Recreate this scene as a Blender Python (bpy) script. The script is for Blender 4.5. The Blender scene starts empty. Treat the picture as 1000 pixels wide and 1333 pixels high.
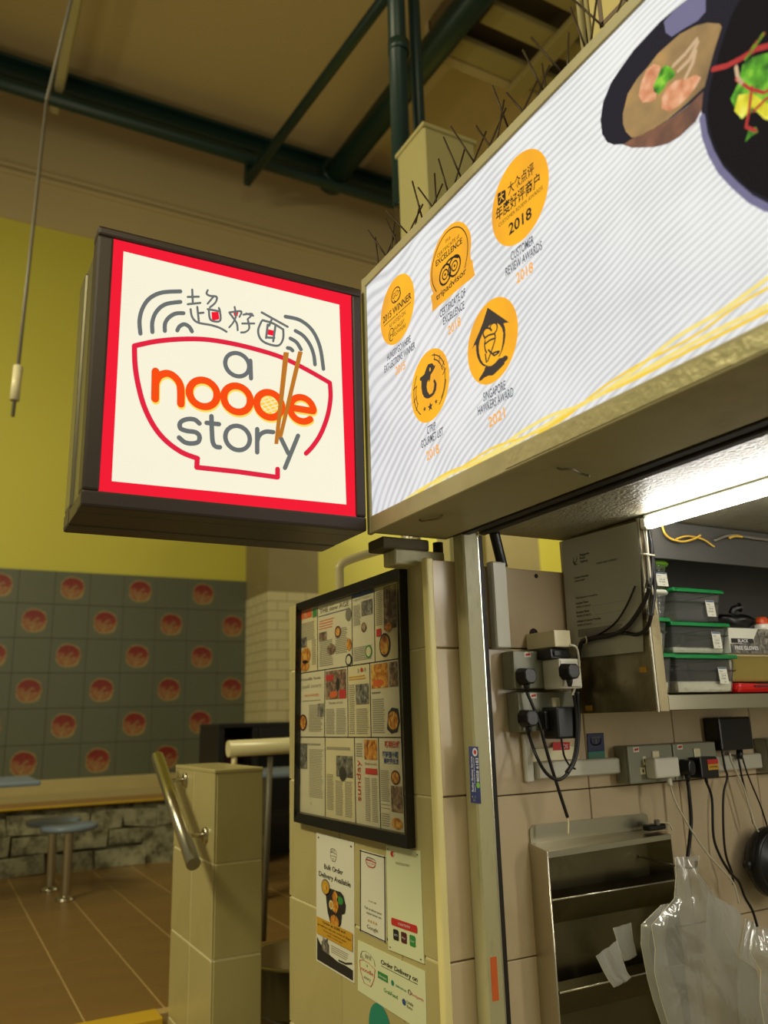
import bpy, bmesh, math, random
from mathutils import Vector, Matrix
random.seed(7)
SC = bpy.context.scene
COL = SC.collection
PI = math.pi

# ------------------------------------------------------------------ camera
cam_d = bpy.data.cameras.new('camera')
cam = bpy.data.objects.new('camera', cam_d); COL.objects.link(cam)
fw = Vector((0.464675, 0.850344, 0.246967)); rt = Vector((0.880683, -0.472813, -0.029062)); up = Vector((-0.092056, -0.231002, 0.968558))
cam.matrix_world = Matrix(((rt.x, up.x, -fw.x, 0), (rt.y, up.y, -fw.y, 0), (rt.z, up.z, -fw.z, 1.4), (0, 0, 0, 1)))
cam_d.sensor_fit = 'VERTICAL'; cam_d.sensor_height = 24; cam_d.lens = 24*1062.4/1333
cam_d.clip_start = .02; cam_d.clip_end = 60
cam_d.dof.use_dof = True; cam_d.dof.focus_distance = 1.75; cam_d.dof.aperture_fstop = 2.2
SC.camera = cam

# ------------------------------------------------------------------ world, lights, exposure
SC.view_settings.view_transform = 'Standard'; SC.view_settings.look = 'None'
SC.view_settings.exposure = 0.0; SC.view_settings.gamma = 1; SC.view_settings.use_curve_mapping = False
w = bpy.data.worlds.new('hall_ambience'); SC.world = w; w.use_nodes = True
w.node_tree.nodes['Background'].inputs[0].default_value = (1.0, .90, .56, 1)
w.node_tree.nodes['Background'].inputs[1].default_value = .17
def area(name, loc, tgt, size, power, col):
    d = bpy.data.lights.new(name, 'AREA'); d.shape = 'RECTANGLE'; d.size = size[0]; d.size_y = size[1]
    d.energy = power; d.color = col
    o = bpy.data.objects.new(name, d); COL.objects.link(o); o.location = loc
    o.rotation_euler = (Vector(tgt)-Vector(loc)).to_track_quat('-Z', 'Y').to_euler()
WARM = (1.0, .91, .58)
area('hall_lamp', (-3.2, 2.2, 5.2), (1.2, 2.5, .8), (2.4, .5), 190, WARM)
area('hall_lamp', (-.6, -2.5, 4.6), (.9, 1.8, 1.2), (2.4, .5), 60, WARM)
area('hall_lamp', (-2.0, 6.0, 4.4), (1.5, 8.6, 2.6), (2.4, .5), 45, WARM)
area('stall_lamp', (1.95, .25, 1.76), (1.6, 1.5, 1.25), (.06, 1.1), 6.5, (1.0, .95, .82))
area('hall_lamp', (6.2, 6.2, 4.4), (6.2, 8.6, 3.2), (2.4, .5), 75, WARM)

# ------------------------------------------------------------------ materials
def C(r, g, b):
    f = lambda v: (v/255/12.92 if v/255 <= .04045 else ((v/255+.055)/1.055)**2.4)
    return (f(r), f(g), f(b), 1)
def nodes(name):
    m = bpy.data.materials.new(name); m.use_nodes = True
    nt = m.node_tree
    return m, nt, nt.nodes['Principled BSDF']
def mat(name, c, rough=.5, metal=0, var=.12, scale=6, bump=0, bscale=40, dirt=None, dscale=3, dlo=.5, dhi=.7, spec=.5, stretch=None):
    m, nt, b = nodes(name)
    N, L = nt.nodes, nt.links
    b.inputs['Roughness'].default_value = rough; b.inputs['Metallic'].default_value = metal
    b.inputs['Specular IOR Level'].default_value = spec
    tc = N.new('ShaderNodeTexCoord'); src = tc.outputs['Object']
    if stretch:
        mp = N.new('ShaderNodeMapping'); mp.inputs['Scale'].default_value = stretch; L.new(src, mp.inputs[0]); src = mp.outputs[0]
    out = None
    no = N.new('ShaderNodeTexNoise'); no.inputs['Scale'].default_value = scale; no.inputs['Detail'].default_value = 5
    L.new(src, no.inputs['Vector'])
    mx = N.new('ShaderNodeMix'); mx.data_type = 'RGBA'
    mx.inputs['A'].default_value = tuple(v*(1-var) for v in c[:3])+(1,); mx.inputs['B'].default_value = tuple(min(1, v*(1+var)) for v in c[:3])+(1,)
    L.new(no.outputs['Fac'], mx.inputs['Factor']); out = mx.outputs['Result']
    if dirt:
        n2 = N.new('ShaderNodeTexNoise'); n2.inputs['Scale'].default_value = dscale; n2.inputs['Detail'].default_value = 8; n2.inputs['Roughness'].default_value = .65
        L.new(src, n2.inputs['Vector'])
        mr = N.new('ShaderNodeMapRange'); mr.inputs['From Min'].default_value = dlo; mr.inputs['From Max'].default_value = dhi
        L.new(n2.outputs['Fac'], mr.inputs['Value'])
        m2 = N.new('ShaderNodeMix'); m2.data_type = 'RGBA'; m2.inputs['B'].default_value = dirt
        L.new(mr.outputs[0], m2.inputs['Factor']); L.new(out, m2.inputs['A']); out = m2.outputs['Result']
    L.new(out, b.inputs['Base Color'])
    if bump:
        n3 = N.new('ShaderNodeTexNoise'); n3.inputs['Scale'].default_value = bscale; n3.inputs['Detail'].default_value = 4
        L.new(src, n3.inputs['Vector'])
        bp = N.new('ShaderNodeBump'); bp.inputs['Strength'].default_value = bump; bp.inputs['Distance'].default_value = .01
        L.new(n3.outputs['Fac'], bp.inputs['Height']); L.new(bp.outputs[0], b.inputs['Normal'])
    return m
def glow(name, c, s=1.0, var=.03):
    m, nt, b = nodes(name)
    b.inputs['Base Color'].default_value = tuple(v*.12 for v in c[:3])+(1,)
    b.inputs['Roughness'].default_value = .6; b.inputs['Specular IOR Level'].default_value = 0
    no = nt.nodes.new('ShaderNodeTexNoise'); no.inputs['Scale'].default_value = 5
    tc = nt.nodes.new('ShaderNodeTexCoord'); nt.links.new(tc.outputs['Object'], no.inputs['Vector'])
    mx = nt.nodes.new('ShaderNodeMix'); mx.data_type = 'RGBA'
    mx.inputs['A'].default_value = tuple(v*(1-var) for v in c[:3])+(1,); mx.inputs['B'].default_value = tuple(v*(1+var) for v in c[:3])+(1,)
    nt.links.new(no.outputs['Fac'], mx.inputs['Factor']); nt.links.new(mx.outputs['Result'], b.inputs['Emission Color'])
    b.inputs['Emission Strength'].default_value = s
    return m
def glow_mix(name, cols, scale, s=1.0, distort=0.0, stretch=(1, 1, 1)):
    m, nt, b = nodes(name); N, L = nt.nodes, nt.links
    tc = N.new('ShaderNodeTexCoord'); mp = N.new('ShaderNodeMapping'); mp.inputs['Scale'].default_value = stretch
    L.new(tc.outputs['Object'], mp.inputs[0])
    no = N.new('ShaderNodeTexNoise'); no.inputs['Scale'].default_value = scale; no.inputs['Detail'].default_value = 3; no.inputs['Distortion'].default_value = distort
    L.new(mp.outputs[0], no.inputs['Vector'])
    cr = N.new('ShaderNodeValToRGB'); e = cr.color_ramp.elements
    while len(e) < len(cols): e.new(.5)
    for i, c in enumerate(cols):
        e[i].position = .3+.4*i/(len(cols)-1); e[i].color = c
    L.new(no.outputs['Fac'], cr.inputs[0])
    b.inputs['Base Color'].default_value = (.05, .05, .05, 1); b.inputs['Specular IOR Level'].default_value = 0
    L.new(cr.outputs[0], b.inputs['Emission Color']); b.inputs['Emission Strength'].default_value = s
    return m
def print_mix(name, cols, scale, rough=.5, distort=0.0, stretch=(1, 1, 1)):
    m = glow_mix(name, cols, scale, 0, distort, stretch); nt = m.node_tree; b = nt.nodes['Principled BSDF']
    b.inputs['Specular IOR Level'].default_value = .5; l = b.inputs['Emission Color'].links[0]; s = l.from_socket; nt.links.remove(l)
    nt.links.new(s, b.inputs['Base Color']); b.inputs['Roughness'].default_value = rough
    return m
def clear(name, tint, amount, rough=.1, fog=0.25, crease=0):
    # thin clear plastic or glass: mostly see-through, with gloss and a little haze
    m, nt, b = nodes(name); N, L = nt.nodes, nt.links
    tr = N.new('ShaderNodeBsdfTransparent'); tr.inputs[0].default_value = tint
    gl = N.new('ShaderNodeBsdfGlossy'); gl.inputs['Roughness'].default_value = rough
    di = N.new('ShaderNodeBsdfTranslucent'); di.inputs[0].default_value = (.93, .93, .88, 1)
    d2 = N.new('ShaderNodeBsdfDiffuse'); d2.inputs[0].default_value = (.93, .93, .88, 1)
    dm = N.new('ShaderNodeMixShader'); dm.inputs[0].default_value = .5
    L.new(di.outputs[0], dm.inputs[1]); L.new(d2.outputs[0], dm.inputs[2])
    fr = N.new('ShaderNodeFresnel'); fr.inputs['IOR'].default_value = 1.35
    a = N.new('ShaderNodeMixShader'); L.new(fr.outputs[0], a.inputs[0])
    if crease:
        # creased film: stretched noise tilts the normal so that the film glints in folds
        fr.inputs['IOR'].default_value = 1.3
        tc = N.new('ShaderNodeTexCoord'); mp = N.new('ShaderNodeMapping'); mp.inputs['Scale'].default_value = (16, 6, 6); L.new(tc.outputs['Object'], mp.inputs[0])
        n = N.new('ShaderNodeTexNoise'); n.inputs['Scale'].default_value = 1.0; n.inputs['Detail'].default_value = 3; n.inputs['Distortion'].default_value = 1.2; L.new(mp.outputs[0], n.inputs['Vector'])
        bp = N.new('ShaderNodeBump'); bp.inputs['Strength'].default_value = .8; bp.inputs['Distance'].default_value = .016; L.new(n.outputs['Fac'], bp.inputs['Height'])
        for q in (gl, di, d2): L.new(bp.outputs[0], q.inputs['Normal'])
    if crease: L.remove(a.inputs[0].links[0]) if hasattr(L, 'remove') else None; a.inputs[0].default_value = .22
    f = N.new('ShaderNodeMixShader'); f.inputs[0].default_value = fog
    L.new(tr.outputs[0], f.inputs[1]); L.new(dm.outputs[0], f.inputs[2])
    L.new(f.outputs[0], a.inputs[1]); L.new(gl.outputs[0], a.inputs[2])
    L.new(a.outputs[0], N['Material Output'].inputs[0])
    return m

M = {}
M['yellow'] = mat('yellow_wall_paint', C(196, 187, 72), .6, var=.04, scale=1.2)
M['upper'] = mat('upper_wall_paint', C(184, 164, 120), .7, var=.06, scale=.8)
M['ceil'] = mat('ceiling_paint', C(196, 172, 124), .8, var=.06, scale=.7)
M['recess'] = mat('recess_shade_brown', C(96, 80, 50), .8)  # dark brown puts the shade between the planks into the colour
M['plank'] = mat('ceiling_plank_paint', C(160, 144, 90), .7, var=.08)
M['green'] = mat('dark_green_paint', C(20, 48, 44), .4, var=.15, scale=4, bump=.05)
M['mural'] = mat('grey_mural_tile', C(92, 95, 78), .35, var=.07, scale=2)
def flower():
    m = print_mix('mural_flower_print', [C(118, 34, 28), C(128, 52, 38), C(146, 116, 70)], 14, .4, 1.5)
    nt = m.node_tree; cr = next(n for n in nt.nodes if n.type == 'VALTORGB'); l = cr.inputs[0].links[0]; src = l.from_socket
    tc = next(n for n in nt.nodes if n.type == 'TEX_COORD'); sp = nt.nodes.new('ShaderNodeSeparateXYZ'); nt.links.new(tc.outputs['Object'], sp.inputs[0])
    a = nt.nodes.new('ShaderNodeMath'); a.operation = 'MULTIPLY_ADD'; a.inputs[1].default_value = -1.9; nt.links.new(sp.outputs['Z'], a.inputs[0]); nt.links.new(src, a.inputs[2])
    nt.links.new(a.outputs[0], cr.inputs[0]); return m
M['flower'] = flower()
M['mgrout'] = mat('grey_mural_joint', C(78, 80, 64), .8)
M['flower_rim'] = mat('mural_flower_rim', C(140, 122, 76), .4)
M['coltile'] = mat('cream_column_tile', C(190, 180, 136), .3, var=.06, scale=3)
M['colpaint'] = mat('column_paint', C(128, 116, 76), .7)
M['grout'] = mat('pale_grout', C(226, 218, 176), .8)
M['dgrout'] = mat('dark_grout', C(52, 44, 34), .9)
M['floor'] = mat('brown_floor_tile', C(134, 104, 56), .32, var=.12, scale=2.5, bump=.04)
M['lowfloor'] = mat('lower_floor_tile', C(120, 112, 88), .5, var=.1)
M['floorgrout'] = mat('floor_grout', C(186, 158, 104), .8)
M['stone'] = mat('grey_rough_stone', C(156, 152, 124), .9, var=.4, scale=7, bump=.6, bscale=14, dirt=C(88, 84, 60), dscale=9, dlo=.45, dhi=.62)
M['ledge'] = mat('ledge_top_tile', C(176, 160, 110), .5, var=.1)
M['ledge2'] = mat('ledge_brown_tile', C(150, 116, 64), .5, var=.1)
M['yline'] = mat('yellow_safety_strip', C(206, 168, 40), .6, var=.1)
M['tile'] = mat('olive_beige_wall_tile', C(186, 174, 120), .3, var=.05, scale=3, dirt=C(160, 146, 94), dscale=2, dlo=.5, dhi=.9)
M['trim'] = mat('cream_corner_trim', C(244, 230, 160), .4, var=.07, scale=9, dirt=C(150, 128, 78), dscale=6, dlo=.58, dhi=.7)
M['stile'] = mat('stall_wall_tile', C(206, 186, 152), .25, var=.04, scale=3, dirt=C(176, 152, 112), dscale=2.2, dlo=.52, dhi=.85)
M['post'] = mat('aged_rail_paint', C(186, 180, 138), .45, var=.08, scale=5, dirt=C(120, 108, 70), dscale=7, dlo=.55, dhi=.75, stretch=(1, 1, .3))
M['grime'] = mat('grimy_bracket', C(84, 74, 48), .7, var=.4, scale=30)
M['dark'] = mat('dark_channel', C(34, 29, 20), .6, var=.3)
M['soffit'] = mat('aged_board_frame', C(172, 163, 122), .5, var=.1, scale=6, dirt=C(140, 128, 88), dscale=5, dlo=.5, dhi=.8)
M['foilmetal'] = mat('scuffed_metal_strip', C(176, 168, 124), .38, .25, var=.15, scale=30, bump=.22, bscale=70)
M['inceil'] = mat('stained_ceiling_board', C(146, 140, 118), .4, var=.15, scale=60, bump=.35, bscale=120, dirt=C(120, 104, 72), dscale=9, dlo=.55, dhi=.72)
M['signframe'] = mat('dark_brown_sign_frame', C(66, 56, 52), .38, .3, var=.08)
M['signside'] = mat('bronze_sign_side', C(128, 122, 98), .3, .6, var=.1)
M['steel'] = mat('brushed_stainless', C(196, 190, 168), .28, 1, var=.08, scale=30, stretch=(1, 1, 14))
M['dsteel'] = mat('dull_stainless', C(160, 148, 116), .34, 1, var=.25, scale=8, dirt=C(92, 80, 50), dscale=6, dlo=.5, dhi=.7)
M['rsteel'] = mat('shaded_dirty_stainless', C(128, 120, 92), .3, 1, var=.25, scale=6, dirt=C(84, 74, 48), dscale=5, dlo=.5, dhi=.75)  # dirty steel, darkened further to carry the shade inside the rack
M['edge'] = mat('bright_steel_edge', C(235, 230, 215), .25, .9)
M['black'] = mat('black_plastic', C(24, 23, 22), .35, var=.2)
M['blackframe'] = mat('black_lacquered_frame', C(20, 18, 16), .28, var=.2)
M['backing'] = mat('black_backing', C(44, 40, 34), .7)
M['paper'] = mat('newsprint', C(214, 206, 172), .7, var=.05, scale=8)
M['paper2'] = mat('newsprint_yellowed', C(218, 206, 160), .7, var=.05, scale=8)
M['white'] = mat('white_print_paper', C(226, 224, 206), .45, var=.03)
M['mint'] = mat('pale_green_laminate', C(222, 226, 186), .35, var=.03)
M['ink'] = mat('black_ink', C(34, 32, 30), .6)
M['greyink'] = mat('grey_ink', C(120, 114, 96), .7)
M['softink'] = mat('faint_grey_ink', C(158, 151, 126), .7)
M['redink'] = mat('red_ink', C(196, 44, 40), .6)
M['orangeink'] = mat('orange_ink', C(222, 104, 40), .6)
M['blueink'] = mat('blue_ink', C(40, 76, 128), .6)
M['greenink'] = mat('green_ink', C(50, 138, 62), .5)
M['tealink'] = mat('teal_ink', C(34, 136, 112), .5)
M['pinkink'] = mat('pink_ink', C(206, 96, 104), .6)
M['goldink'] = mat('gold_ink', C(206, 156, 44), .5)
M['maroonink'] = mat('maroon_ink', C(86, 34, 38), .5)
M['photo'] = print_mix('newspaper_photo', [C(46, 38, 44), C(120, 92, 70), C(186, 160, 122)], 60, .5, .8)
M['foodphoto'] = print_mix('food_photo', [C(110, 52, 26), C(206, 132, 40), C(232, 196, 92)], 60, .5, .8)
M['greyphoto'] = print_mix('grey_photo', [C(48, 46, 44), C(110, 106, 96), C(170, 164, 146)], 70, .5, .8)
M['socket'] = mat('grey_metal_socket_box', C(142, 143, 124), .4, .1, var=.06)
M['cream'] = mat('cream_plastic', C(232, 222, 182), .35, var=.05)
M['wplastic'] = mat('white_plastic', C(232, 228, 212), .3, var=.04)
M['trunk'] = mat('white_cable_trunking', C(206, 202, 184), .4, var=.05)
M['cable'] = mat('black_cable', C(20, 18, 16), .4)
M['wcable'] = mat('white_cable', C(210, 202, 176), .4)
M['gcable'] = mat('grey_cable', C(120, 114, 100), .4)
M['ycable'] = mat('yellow_cable', C(210, 170, 60), .4)
M['lidgreen'] = mat('green_plastic_lid', C(24, 126, 64), .35, var=.06)
M['lime'] = mat('lime_plastic_lid', C(132, 196, 40), .4, var=.06)
M['contents'] = mat('white_contents', C(236, 230, 210), .6, var=.1, scale=40, bump=.6, bscale=60)
M['blue'] = mat('pale_blue_laminate', C(122, 138, 158), .35, var=.05)
M['red'] = mat('red_plastic', C(206, 30, 24), .4, var=.1)
M['stickblue'] = mat('blue_sticker', C(26, 36, 98), .4)
M['inkwhite'] = mat('white_ink', C(226, 226, 226), .5)
M['orange'] = mat('orange_plastic', C(226, 84, 30), .4)
M['beigebox'] = mat('beige_metal_box', C(180, 170, 116), .5, var=.05)
M['beigepipe'] = mat('beige_painted_pipe', C(186, 174, 128), .4, var=.05)
M['rail'] = mat('cream_handrail', C(214, 204, 156), .3, var=.05)
M['woodsign'] = mat('cream_sign_board', C(196, 178, 104), .5, var=.08)
M['woodtrim'] = mat('brown_sign_line', C(92, 66, 34), .5)
M['spike'] = mat('rusty_spike_wire', C(60, 48, 34), .5, .6)
M['darkback'] = mat('dark_grey_panel', C(74, 72, 68), .5, var=.25, scale=6)  # uneven dark grey for the cabinet's lintel, back and top
M['amber'] = mat('amber_plastic', C(148, 132, 66), .25, var=.2)
M['glass'] = clear('frame_glass', (1, 1, 1, 1), 1, .03, .02)
M['tub'] = clear('clear_tub_plastic', (.93, .95, .93, 1), 1, .08, .14)
M['bag'] = clear('clear_bag_plastic', (.97, .97, .95, 1), 1, .13, .30, 1)
M['bag2'] = clear('dense_bag_plastic', (.95, .95, .9, 1), 1, .16, .55, 1)
M['bag3'] = mat('milky_bag_edge', C(222, 216, 186), .35)
M['sleeve'] = clear('document_sleeve', (1, 1, 1, 1), 1, .12, .04)
# backlit signs
M['g_white'] = glow('sign_cream_acrylic', C(243, 238, 214), 1.0, .02)
M['g_red'] = glow('sign_red_vinyl', C(238, 30, 52), 1.0)
M['g_crimson'] = glow('sign_crimson_line', C(224, 40, 66), .95)
M['g_grey'] = glow('sign_grey_letters', C(112, 116, 114), .9)
M['g_orange'] = glow('sign_orange_letters', C(238, 78, 22), 1.0)
M['g_edge'] = glow('sign_yellow_edge', C(250, 214, 96), 1.0)
M['g_stick'] = glow('sign_chopstick_brown', C(190, 118, 42), .95)
M['g_noodle'] = glow('sign_noodle_yellow', C(250, 206, 80), 1.0)
M['g_gold'] = glow_mix('board_gold_disc', [C(232, 158, 34), C(250, 174, 18), C(252, 184, 10)], 8)
M['g_dark'] = glow('board_dark_print', C(74, 66, 58), .9)
M['g_dark2'] = glow('board_black_print', C(52, 48, 44), .9)
M['g_text'] = glow('board_grey_text', C(84, 84, 86), .9)
M['g_or'] = glow('board_orange_text', C(244, 172, 70), 1.0)
M['g_line'] = glow('board_yellow_strand', C(240, 220, 130), 1.0)
M['g_line2'] = glow('board_gold_strand', C(240, 204, 70), 1.0)
M['g_bowl'] = glow('board_bowl_black', C(46, 43, 50), .9)
M['g_bowl2'] = glow('board_bowl_deep', C(34, 31, 31), .9)
M['g_bowl3'] = glow('board_bowl_inner_dark', C(58, 54, 62), .9)
M['g_lav'] = glow('board_bowl_sheen', C(120, 116, 146), .95)
M['g_broth'] = glow_mix('board_broth', [C(126, 100, 66), C(158, 126, 80), C(190, 146, 84)], 14)
M['g_brown'] = glow_mix('board_bowl_brown', [C(70, 50, 46), C(110, 72, 58), C(150, 98, 72)], 20)
M['g_shrimp'] = glow_mix('board_shrimp', [C(190, 116, 78), C(220, 150, 108), C(236, 184, 146)], 50)
M['g_leaf'] = glow_mix('board_greens', [C(30, 90, 20), C(84, 164, 30), C(150, 210, 60)], 60)
M['g_yel'] = glow_mix('board_yellow_leaf', [C(190, 180, 30), C(226, 216, 50), C(240, 236, 110)], 50)
M['g_chili'] = glow('board_chili_thread', C(176, 62, 58), 1.0)
M['g_pale'] = glow('board_pale_noodle', C(206, 176, 140), .95)
M['tube'] = glow('lit_led_tube', (1.0, .97, .90, 1), 28, 0)
def ripple():
    m, nt, b = nodes('board_rippled_print'); N, L = nt.nodes, nt.links
    tc = N.new('ShaderNodeTexCoord')
    n = N.new('ShaderNodeTexNoise'); n.inputs['Scale'].default_value = 2.6; n.inputs['Detail'].default_value = 1.5
    L.new(tc.outputs['Object'], n.inputs['Vector'])
    sep = N.new('ShaderNodeSeparateXYZ'); L.new(tc.outputs['Object'], sep.inputs[0])
    def math_(op, a, bb):
        q = N.new('ShaderNodeMath'); q.operation = op
        for i, v in enumerate((a, bb)):
            if v is None: continue
            if isinstance(v, (int, float)): q.inputs[i].default_value = v
            else: L.new(v, q.inputs[i])
        return q.outputs[0]
    # slope of the ridges eases from steep at the lower edge to level at the top
    k = math_('SUBTRACT', .48, math_('MULTIPLY', sep.outputs['Z'], .88))
    t = math_('MULTIPLY', sep.outputs['Y'], k)
    t = math_('ADD', t, sep.outputs['Z'])
    t = math_('ADD', t, math_('MULTIPLY', n.outputs['Fac'], .07))
    s = math_('SINE', math_('MULTIPLY', t, 2*PI/.0115), None)
    f = math_('MULTIPLY', math_('ADD', s, 1), .5)
    n2 = N.new('ShaderNodeTexNoise'); n2.inputs['Scale'].default_value = 9; L.new(tc.outputs['Object'], n2.inputs['Vector'])
    f = math_('ADD', f, math_('MULTIPLY', math_('SUBTRACT', n2.outputs['Fac'], .5), 1.1))
    cr = N.new('ShaderNodeValToRGB'); e = cr.color_ramp.elements
    e[0].position = .0; e[0].color = C(186, 189, 195); e[1].position = .8; e[1].color = C(222, 224, 227)
    L.new(f, cr.inputs[0])
    L.new(cr.outputs[0], b.inputs['Emission Color']); b.inputs['Emission Strength'].default_value = 1.0
    b.inputs['Base Color'].default_value = (.1, .1, .1, 1); b.inputs['Roughness'].default_value = .5
    return m
M['g_ripple'] = ripple()

# ------------------------------------------------------------------ object helpers
def link(o, parent=None):
    COL.objects.link(o)
    if parent is not None: o.parent = parent
    return o
def thing(name, loc, label, cat, group=None):
    o = bpy.data.objects.new(name, None); o.location = loc; o.empty_display_size = .05; COL.objects.link(o)
    o['label'] = label; o['category'] = cat
    if group: o['group'] = group
    return o
def wpos(o):
    v = Vector((0, 0, 0))
    while o is not None: v += o.location; o = o.parent
    return v
def tag(o, label, cat, group=None):
    o['label'] = label; o['category'] = cat
    if group: o['group'] = group
    return o
def struct(o): o['kind'] = 'structure'; return o
class MB:
    def __init__(s): s.bm = bmesh.new(); s.mats = []
    def mi(s, m):
        if m not in s.mats: s.mats.append(m)
        return s.mats.index(m)
    def face(s, pts, m):
        vs = [s.bm.verts.new(p) for p in pts]
        try:
            f = s.bm.faces.new(vs); f.material_index = s.mi(m); return f
        except ValueError: return None
    def box(s, a, b, m, bev=0, seg=1):
        x0, y0, z0 = (min(a[i], b[i]) for i in range(3)); x1, y1, z1 = (max(a[i], b[i]) for i in range(3))
        v = [s.bm.verts.new(p) for p in ((x0,y0,z0),(x1,y0,z0),(x1,y1,z0),(x0,y1,z0),(x0,y0,z1),(x1,y0,z1),(x1,y1,z1),(x0,y1,z1))]
        k = s.mi(m); fs = []
        for q in ((3,2,1,0),(4,5,6,7),(0,1,5,4),(1,2,6,5),(2,3,7,6),(3,0,4,7)):
            f = s.bm.faces.new([v[i] for i in q]); f.material_index = k; fs.append(f)
        if bev:
            es = list({e for f in fs for e in f.edges})
            r = bmesh.ops.bevel(s.bm, geom=es, offset=bev, segments=seg, affect='EDGES', profile=.6)
            for f in r['faces']: f.material_index = k
        return s
    def hexa(s, bot, top, m, bev=0):
        # prism between two rings with the same number of points
        k = s.mi(m); n = len(bot)
        a = [s.bm.verts.new(p) for p in bot]; b = [s.bm.verts.new(p) for p in top]
        fs = [s.bm.faces.new(a[::-1]), s.bm.faces.new(b)]
        for i in range(n): fs.append(s.bm.faces.new((a[i], a[(i+1) % n], b[(i+1) % n], b[i])))
        for f in fs: f.material_index = k
        if bev:
            es = list({e for f in fs for e in f.edges})
            r = bmesh.ops.bevel(s.bm, geom=es, offset=bev, segments=2, affect='EDGES', profile=.6)
            for f in r['faces']: f.material_index = k
        return s
    def tube(s, pts, r, m, n=8, cap=True):
        pts = [Vector(p) for p in pts]; k = s.mi(m); rings = []
        t0 = (pts[1]-pts[0]).normalized()
        ref = Vector((0, 0, 1)) if abs(t0.z) < .9 else Vector((1, 0, 0))
        x = t0.cross(ref).normalized()
        for i, p in enumerate(pts):
            t = (pts[min(i+1, len(pts)-1)]-pts[max(i-1, 0)]).normalized()
            x = (x-t*x.dot(t)).normalized(); y = t.cross(x)
            rr = r[i] if isinstance(r, (list, tuple)) else r
            rings.append([s.bm.verts.new(p+(x*math.cos(2*PI*j/n)+y*math.sin(2*PI*j/n))*rr) for j in range(n)])
        for a, b in zip(rings, rings[1:]):
            for j in range(n):
                f = s.bm.faces.new((a[j], a[(j+1) % n], b[(j+1) % n], b[j])); f.material_index = k; f.smooth = True
        if cap:
            for q in (rings[0][::-1], rings[-1]): s.bm.faces.new(q).material_index = k
        return s
    def lathe(s, c, prof, m, n=24, axis='Z', smooth=True):
        k = s.mi(m); rings = []
        for r, h in prof:
            ring = []
            for j in range(n):
                a = 2*PI*j/n; u, v = max(r, 1e-4)*math.cos(a), max(r, 1e-4)*math.sin(a)
                d = (u, v, h) if axis == 'Z' else ((u, h, v) if axis == 'Y' else (h, u, v))
                ring.append(s.bm.verts.new((c[0]+d[0], c[1]+d[1], c[2]+d[2])))
            rings.append(ring)
        for a, b in zip(rings, rings[1:]):
            for j in range(n):
                f = s.bm.faces.new((a[j], a[(j+1) % n], b[(j+1) % n], b[j])); f.material_index = k; f.smooth = smooth
        return s
    def build(s, name, parent=None, origin=None):
        bmesh.ops.recalc_face_normals(s.bm, faces=s.bm.faces[:])
        if parent is not None: o0 = wpos(parent)
        elif origin is not None: o0 = Vector(origin)
        else:
            vs = s.bm.verts
            o0 = Vector(((min(v.co.x for v in vs)+max(v.co.x for v in vs))/2, (min(v.co.y for v in vs)+max(v.co.y for v in vs))/2, min(v.co.z for v in vs)))
        bmesh.ops.translate(s.bm, verts=s.bm.verts[:], vec=-o0)
        me = bpy.data.meshes.new(name); s.bm.to_mesh(me); s.bm.free()
        for m in s.mats: me.materials.append(m)
        o = bpy.data.objects.new(name, me)
        if parent is None: o.location = o0
        return link(o, parent)
def bx(name, parent, a, b, m, bev=0.002, seg=1):
    return MB().box(a, b, m, bev, seg).build(name, parent)
def cat(pts, n=6):
    P = [Vector(p) for p in pts]; out = []
    for i in range(len(P)-1):
        p0, p1, p2, p3 = P[max(i-1, 0)], P[i], P[i+1], P[min(i+2, len(P)-1)]
        for j in range(n):
            t = j/n
            out.append(.5*((2*p1)+(p2-p0)*t+(2*p0-5*p1+4*p2-p3)*t*t+(3*p1-p0-3*p2+p3)*t**3))
    out.append(P[-1]); return out
def arc(cx, cy, rx, ry, a0, a1, n=20): return [(cx+rx*math.cos(math.radians(a0+(a1-a0)*i/n)), cy+ry*math.sin(math.radians(a0+(a1-a0)*i/n))) for i in range(n+1)]
GLYPH = {}
def glyphs(t, bold):
    if (t, bold) in GLYPH: return GLYPH[(t, bold)]
    c = bpy.data.curves.new('t', 'FONT'); c.body = t; c.resolution_u = 3; c.offset = bold
    o = bpy.data.objects.new('t', c); me = o.to_mesh()
    v = [(p.co.x, p.co.y) for p in me.vertices]; f = [tuple(q.vertices) for q in me.polygons]
    o.to_mesh_clear(); bpy.data.objects.remove(o); bpy.data.curves.remove(c)
    x0 = min(p[0] for p in v); x1 = max(p[0] for p in v); y0 = min(p[1] for p in v); y1 = max(p[1] for p in v)
    GLYPH[(t, bold)] = (v, f, x0, x1, y0, y1); return GLYPH[(t, bold)]
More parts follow.
